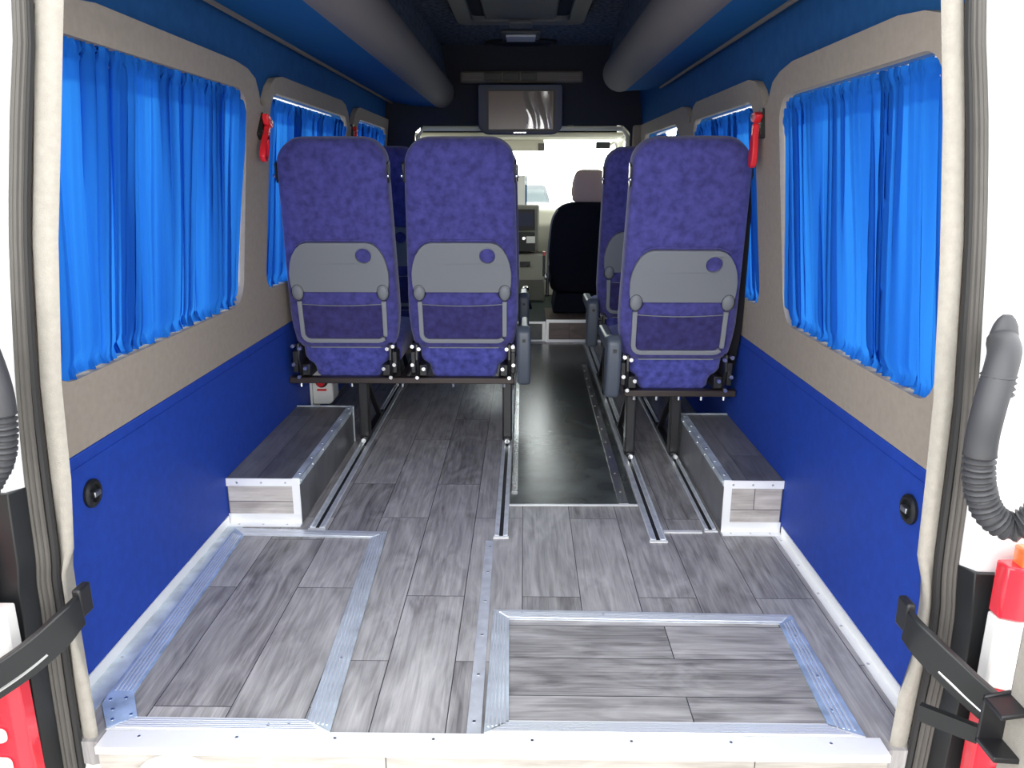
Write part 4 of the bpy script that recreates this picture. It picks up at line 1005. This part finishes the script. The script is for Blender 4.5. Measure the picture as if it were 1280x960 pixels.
for z, hw, th in ((0.886, 0.085, 0.05), (0.90, 0.108, 0.08), (0.95, 0.118, 0.095), (1.02, 0.112, 0.095), (1.068, 0.096, 0.085), (1.088, 0.080, 0.06), (1.096, 0.055, 0.03)):
    rows.append(fring(z, hw, 5.14 - th / 2, 5.14 + th / 2, cx=0.425, e=3.2))
m.loft(rows); hd = m.build('headrest', M['headrest'], fs, smooth=60)
m = MB()
for s in (-1, 1): m.cyl((0.425 + s * 0.045, 5.14, 0.86), (0.425 + s * 0.045, 5.14, 0.93), 0.006, 8)
m.build('headrest_post', M['chrome'], hd)
m = MB(); rows = []
for y, z0, z1 in ((5.23, 0.30, 0.42), (5.26, 0.28, 0.45), (5.6, 0.28, 0.47), (5.72, 0.31, 0.45)):
    rows.append([(0.405 + 0.225 * math.copysign(abs(math.cos(2 * PI * i / 24)) ** .45, math.cos(2 * PI * i / 24)), y, (z0 + z1) / 2 + (z1 - z0) / 2 * math.copysign(abs(math.sin(2 * PI * i / 24)) ** .5, math.sin(2 * PI * i / 24))) for i in range(24)])
m.loft(rows); m.build('seat_cushion', M['seatblack'], fs, smooth=60)
m = MB(); m.prism([(0.20, 0.151), (0.61, 0.151), (0.59, 0.285), (0.22, 0.285)], lambda u, v, k: (u, 5.20 + 0.42 * k, v)); m.build('base', M['seatblack'], fs, bevel=0.01)
m = MB(); m.box(0.150, 0.172, 5.17, 5.23, 0.27, 0.42); rc = m.build('recliner', M['plastic'], fs, bevel=0.006)
m = MB(); m.ell((0.148, 5.165, 0.40), (0.008, 0.012, 0.02)); m.build('bolt', M['chrome'], rc)
m = MB(); m.box(0.128, 0.146, 5.20, 5.235, 0.40, 0.54); bk = m.build('belt_buckle', M['plastic'], fs, bevel=0.004)
m = MB(); m.box(0.128, 0.146, 5.198, 5.235, 0.5405, 0.565); m.build('release', M['red'], bk)
m = MB(); m.tube(smoothpath([(0.163, 5.18, 0.36), (0.160, 5.15, 0.50), (0.166, 5.11, 0.64), (0.182, 5.075, 0.78), (0.215, 5.06, 0.845)], 4), 0.006, 6); m.build('piping', M['trayedge'], fs)

ds = copy_tree(fs, None, (-0.93, 0.02, 0)); ds['label'] = 'added black front seat at the far left of the cab, unseen behind the left seat pairs'  # unseen seat, added to keep windscreen light off the floor under the left seats

# ------------------------------------------------------------------ silver car outside ahead of the windscreen
cr = empty('parked_car', (-0.25, 14.0, -0.70), 'pale silver car parked outside ahead of the windscreen', 'car')
g = -0.70
side_prof = [(12.0, 0.35), (11.95, 0.62), (12.1, 0.85), (12.9, 0.98), (13.5, 1.02)]
rows = []
def crow(y, hw, zt, zb): return [(-0.25 - hw, y, g + zb), (-0.25 - hw * 1.0, y, g + zt * 0.75), (-0.25 - hw * 0.9, y, g + zt), (-0.25 + hw * 0.9, y, g + zt), (-0.25 + hw, y, g + zt * 0.75), (-0.25 + hw, y, g + zb)]
m = MB(); m.loft([crow(11.95, 0.75, 0.65, 0.4), crow(12.0, 0.82, 0.80, 0.28), crow(12.3, 0.88, 0.93, 0.22), crow(13.3, 0.90, 1.02, 0.2), crow(15.6, 0.90, 1.05, 0.2), crow(16.1, 0.84, 0.95, 0.3)]); m.build('body', M['carpaint'], cr, bevel=0.05, seg=3)
m = MB(); m.loft([[(-0.25 - a, y, g + z0), (-0.25 - b, y + dy, g + z1), (-0.25 + b, y + dy, g + z1), (-0.25 + a, y, g + z0)] for y, a, b, z0, z1, dy in ((13.1, 0.80, 0.62, 1.0, 1.62, 0.7), (15.9, 0.80, 0.66, 1.0, 1.60, -0.4))]); m.build('cabin', M['carpaint'], cr, bevel=0.06, seg=3)
m = MB(); m.prism([(-0.72, 0.06), (0.72, 0.06), (0.58, 0.54), (-0.58, 0.54)], lambda u, v, k: (-0.25 + u, 13.07 + v * 1.13 - 0.012 * k, g + 1.0 + v)); m.build('windscreen', M['glass'], cr)
for sx in (-1, 1):
    for y in (12.6, 15.2):
        m = MB(); m.cyl((-0.25 + sx * 0.91, y, g + 0.31), (-0.25 + sx * 0.72, y, g + 0.31), 0.31, 24); m.build('wheel', M['tyre'], cr, bevel=0.03)
    m = MB(); m.ell((-0.25 + sx * 0.62, 12.02, g + 0.70), (0.15, 0.05, 0.08)); m.build('headlight', M['whitelens'], cr)

# ------------------------------------------------------------------ light
w = bpy.data.worlds.new('overcast'); SC.world = w; w.use_nodes = True
nt = w.node_tree; bg = nt.nodes['Background']
tc = nt.nodes.new('ShaderNodeTexCoord'); sx = nt.nodes.new('ShaderNodeSeparateXYZ'); rp = nt.nodes.new('ShaderNodeValToRGB')
nt.links.new(tc.outputs['Generated'], sx.inputs[0]); nt.links.new(sx.outputs['Z'], rp.inputs[0])
# an overcast sky that is brighter behind the van than ahead of it
mr = nt.nodes.new('ShaderNodeMapRange'); mr.inputs[1].default_value = -1; mr.inputs[2].default_value = 1; mr.inputs[3].default_value = 5.6; mr.inputs[4].default_value = 1.5
nt.links.new(sx.outputs['Y'], mr.inputs[0])
# bright sky patch added ahead of the windscreen to strengthen the aisle reflection
m2 = nt.nodes.new('ShaderNodeMapRange'); m2.interpolation_type = 'SMOOTHSTEP'; m2.inputs[1].default_value = 0.86; m2.inputs[2].default_value = 0.97; m2.inputs[3].default_value = 0; m2.inputs[4].default_value = 13
nt.links.new(sx.outputs['Y'], m2.inputs[0])
ad = nt.nodes.new('ShaderNodeMath'); ad.operation = 'ADD'
nt.links.new(mr.outputs[0], ad.inputs[0]); nt.links.new(m2.outputs[0], ad.inputs[1]); nt.links.new(ad.outputs[0], bg.inputs[1])
rp.color_ramp.elements[0].position = 0.0; rp.color_ramp.elements[0].color = (1.0, 0.99, 0.96, 1)
rp.color_ramp.elements[1].position = 0.7; rp.color_ramp.elements[1].color = (0.93, 0.96, 1.0, 1)
nt.links.new(rp.outputs[0], bg.inputs[0]); bg.inputs[1].default_value = 3.2
SC.view_settings.view_transform = 'Standard'; SC.view_settings.look = 'None'; SC.view_settings.gamma = 1.0
SC.view_settings.use_curve_mapping = False; SC.view_settings.exposure = 0.0

# ------------------------------------------------------------------ camera
cam = bpy.data.cameras.new('camera'); co = bpy.data.objects.new('camera', cam); COL.objects.link(co)
cam.sensor_width = 36.0; cam.lens = 27.0; cam.clip_start = 0.02; cam.clip_end = 200
co.location = (0, 0, 1.05); co.rotation_euler = (math.radians(90 - 15.0984), 0, math.radians(0.8643))
SC.camera = co
SC.cycles.max_bounces = 10; SC.cycles.diffuse_bounces = 6; SC.cycles.transparent_max_bounces = 12
SC.cycles.use_denoising = True
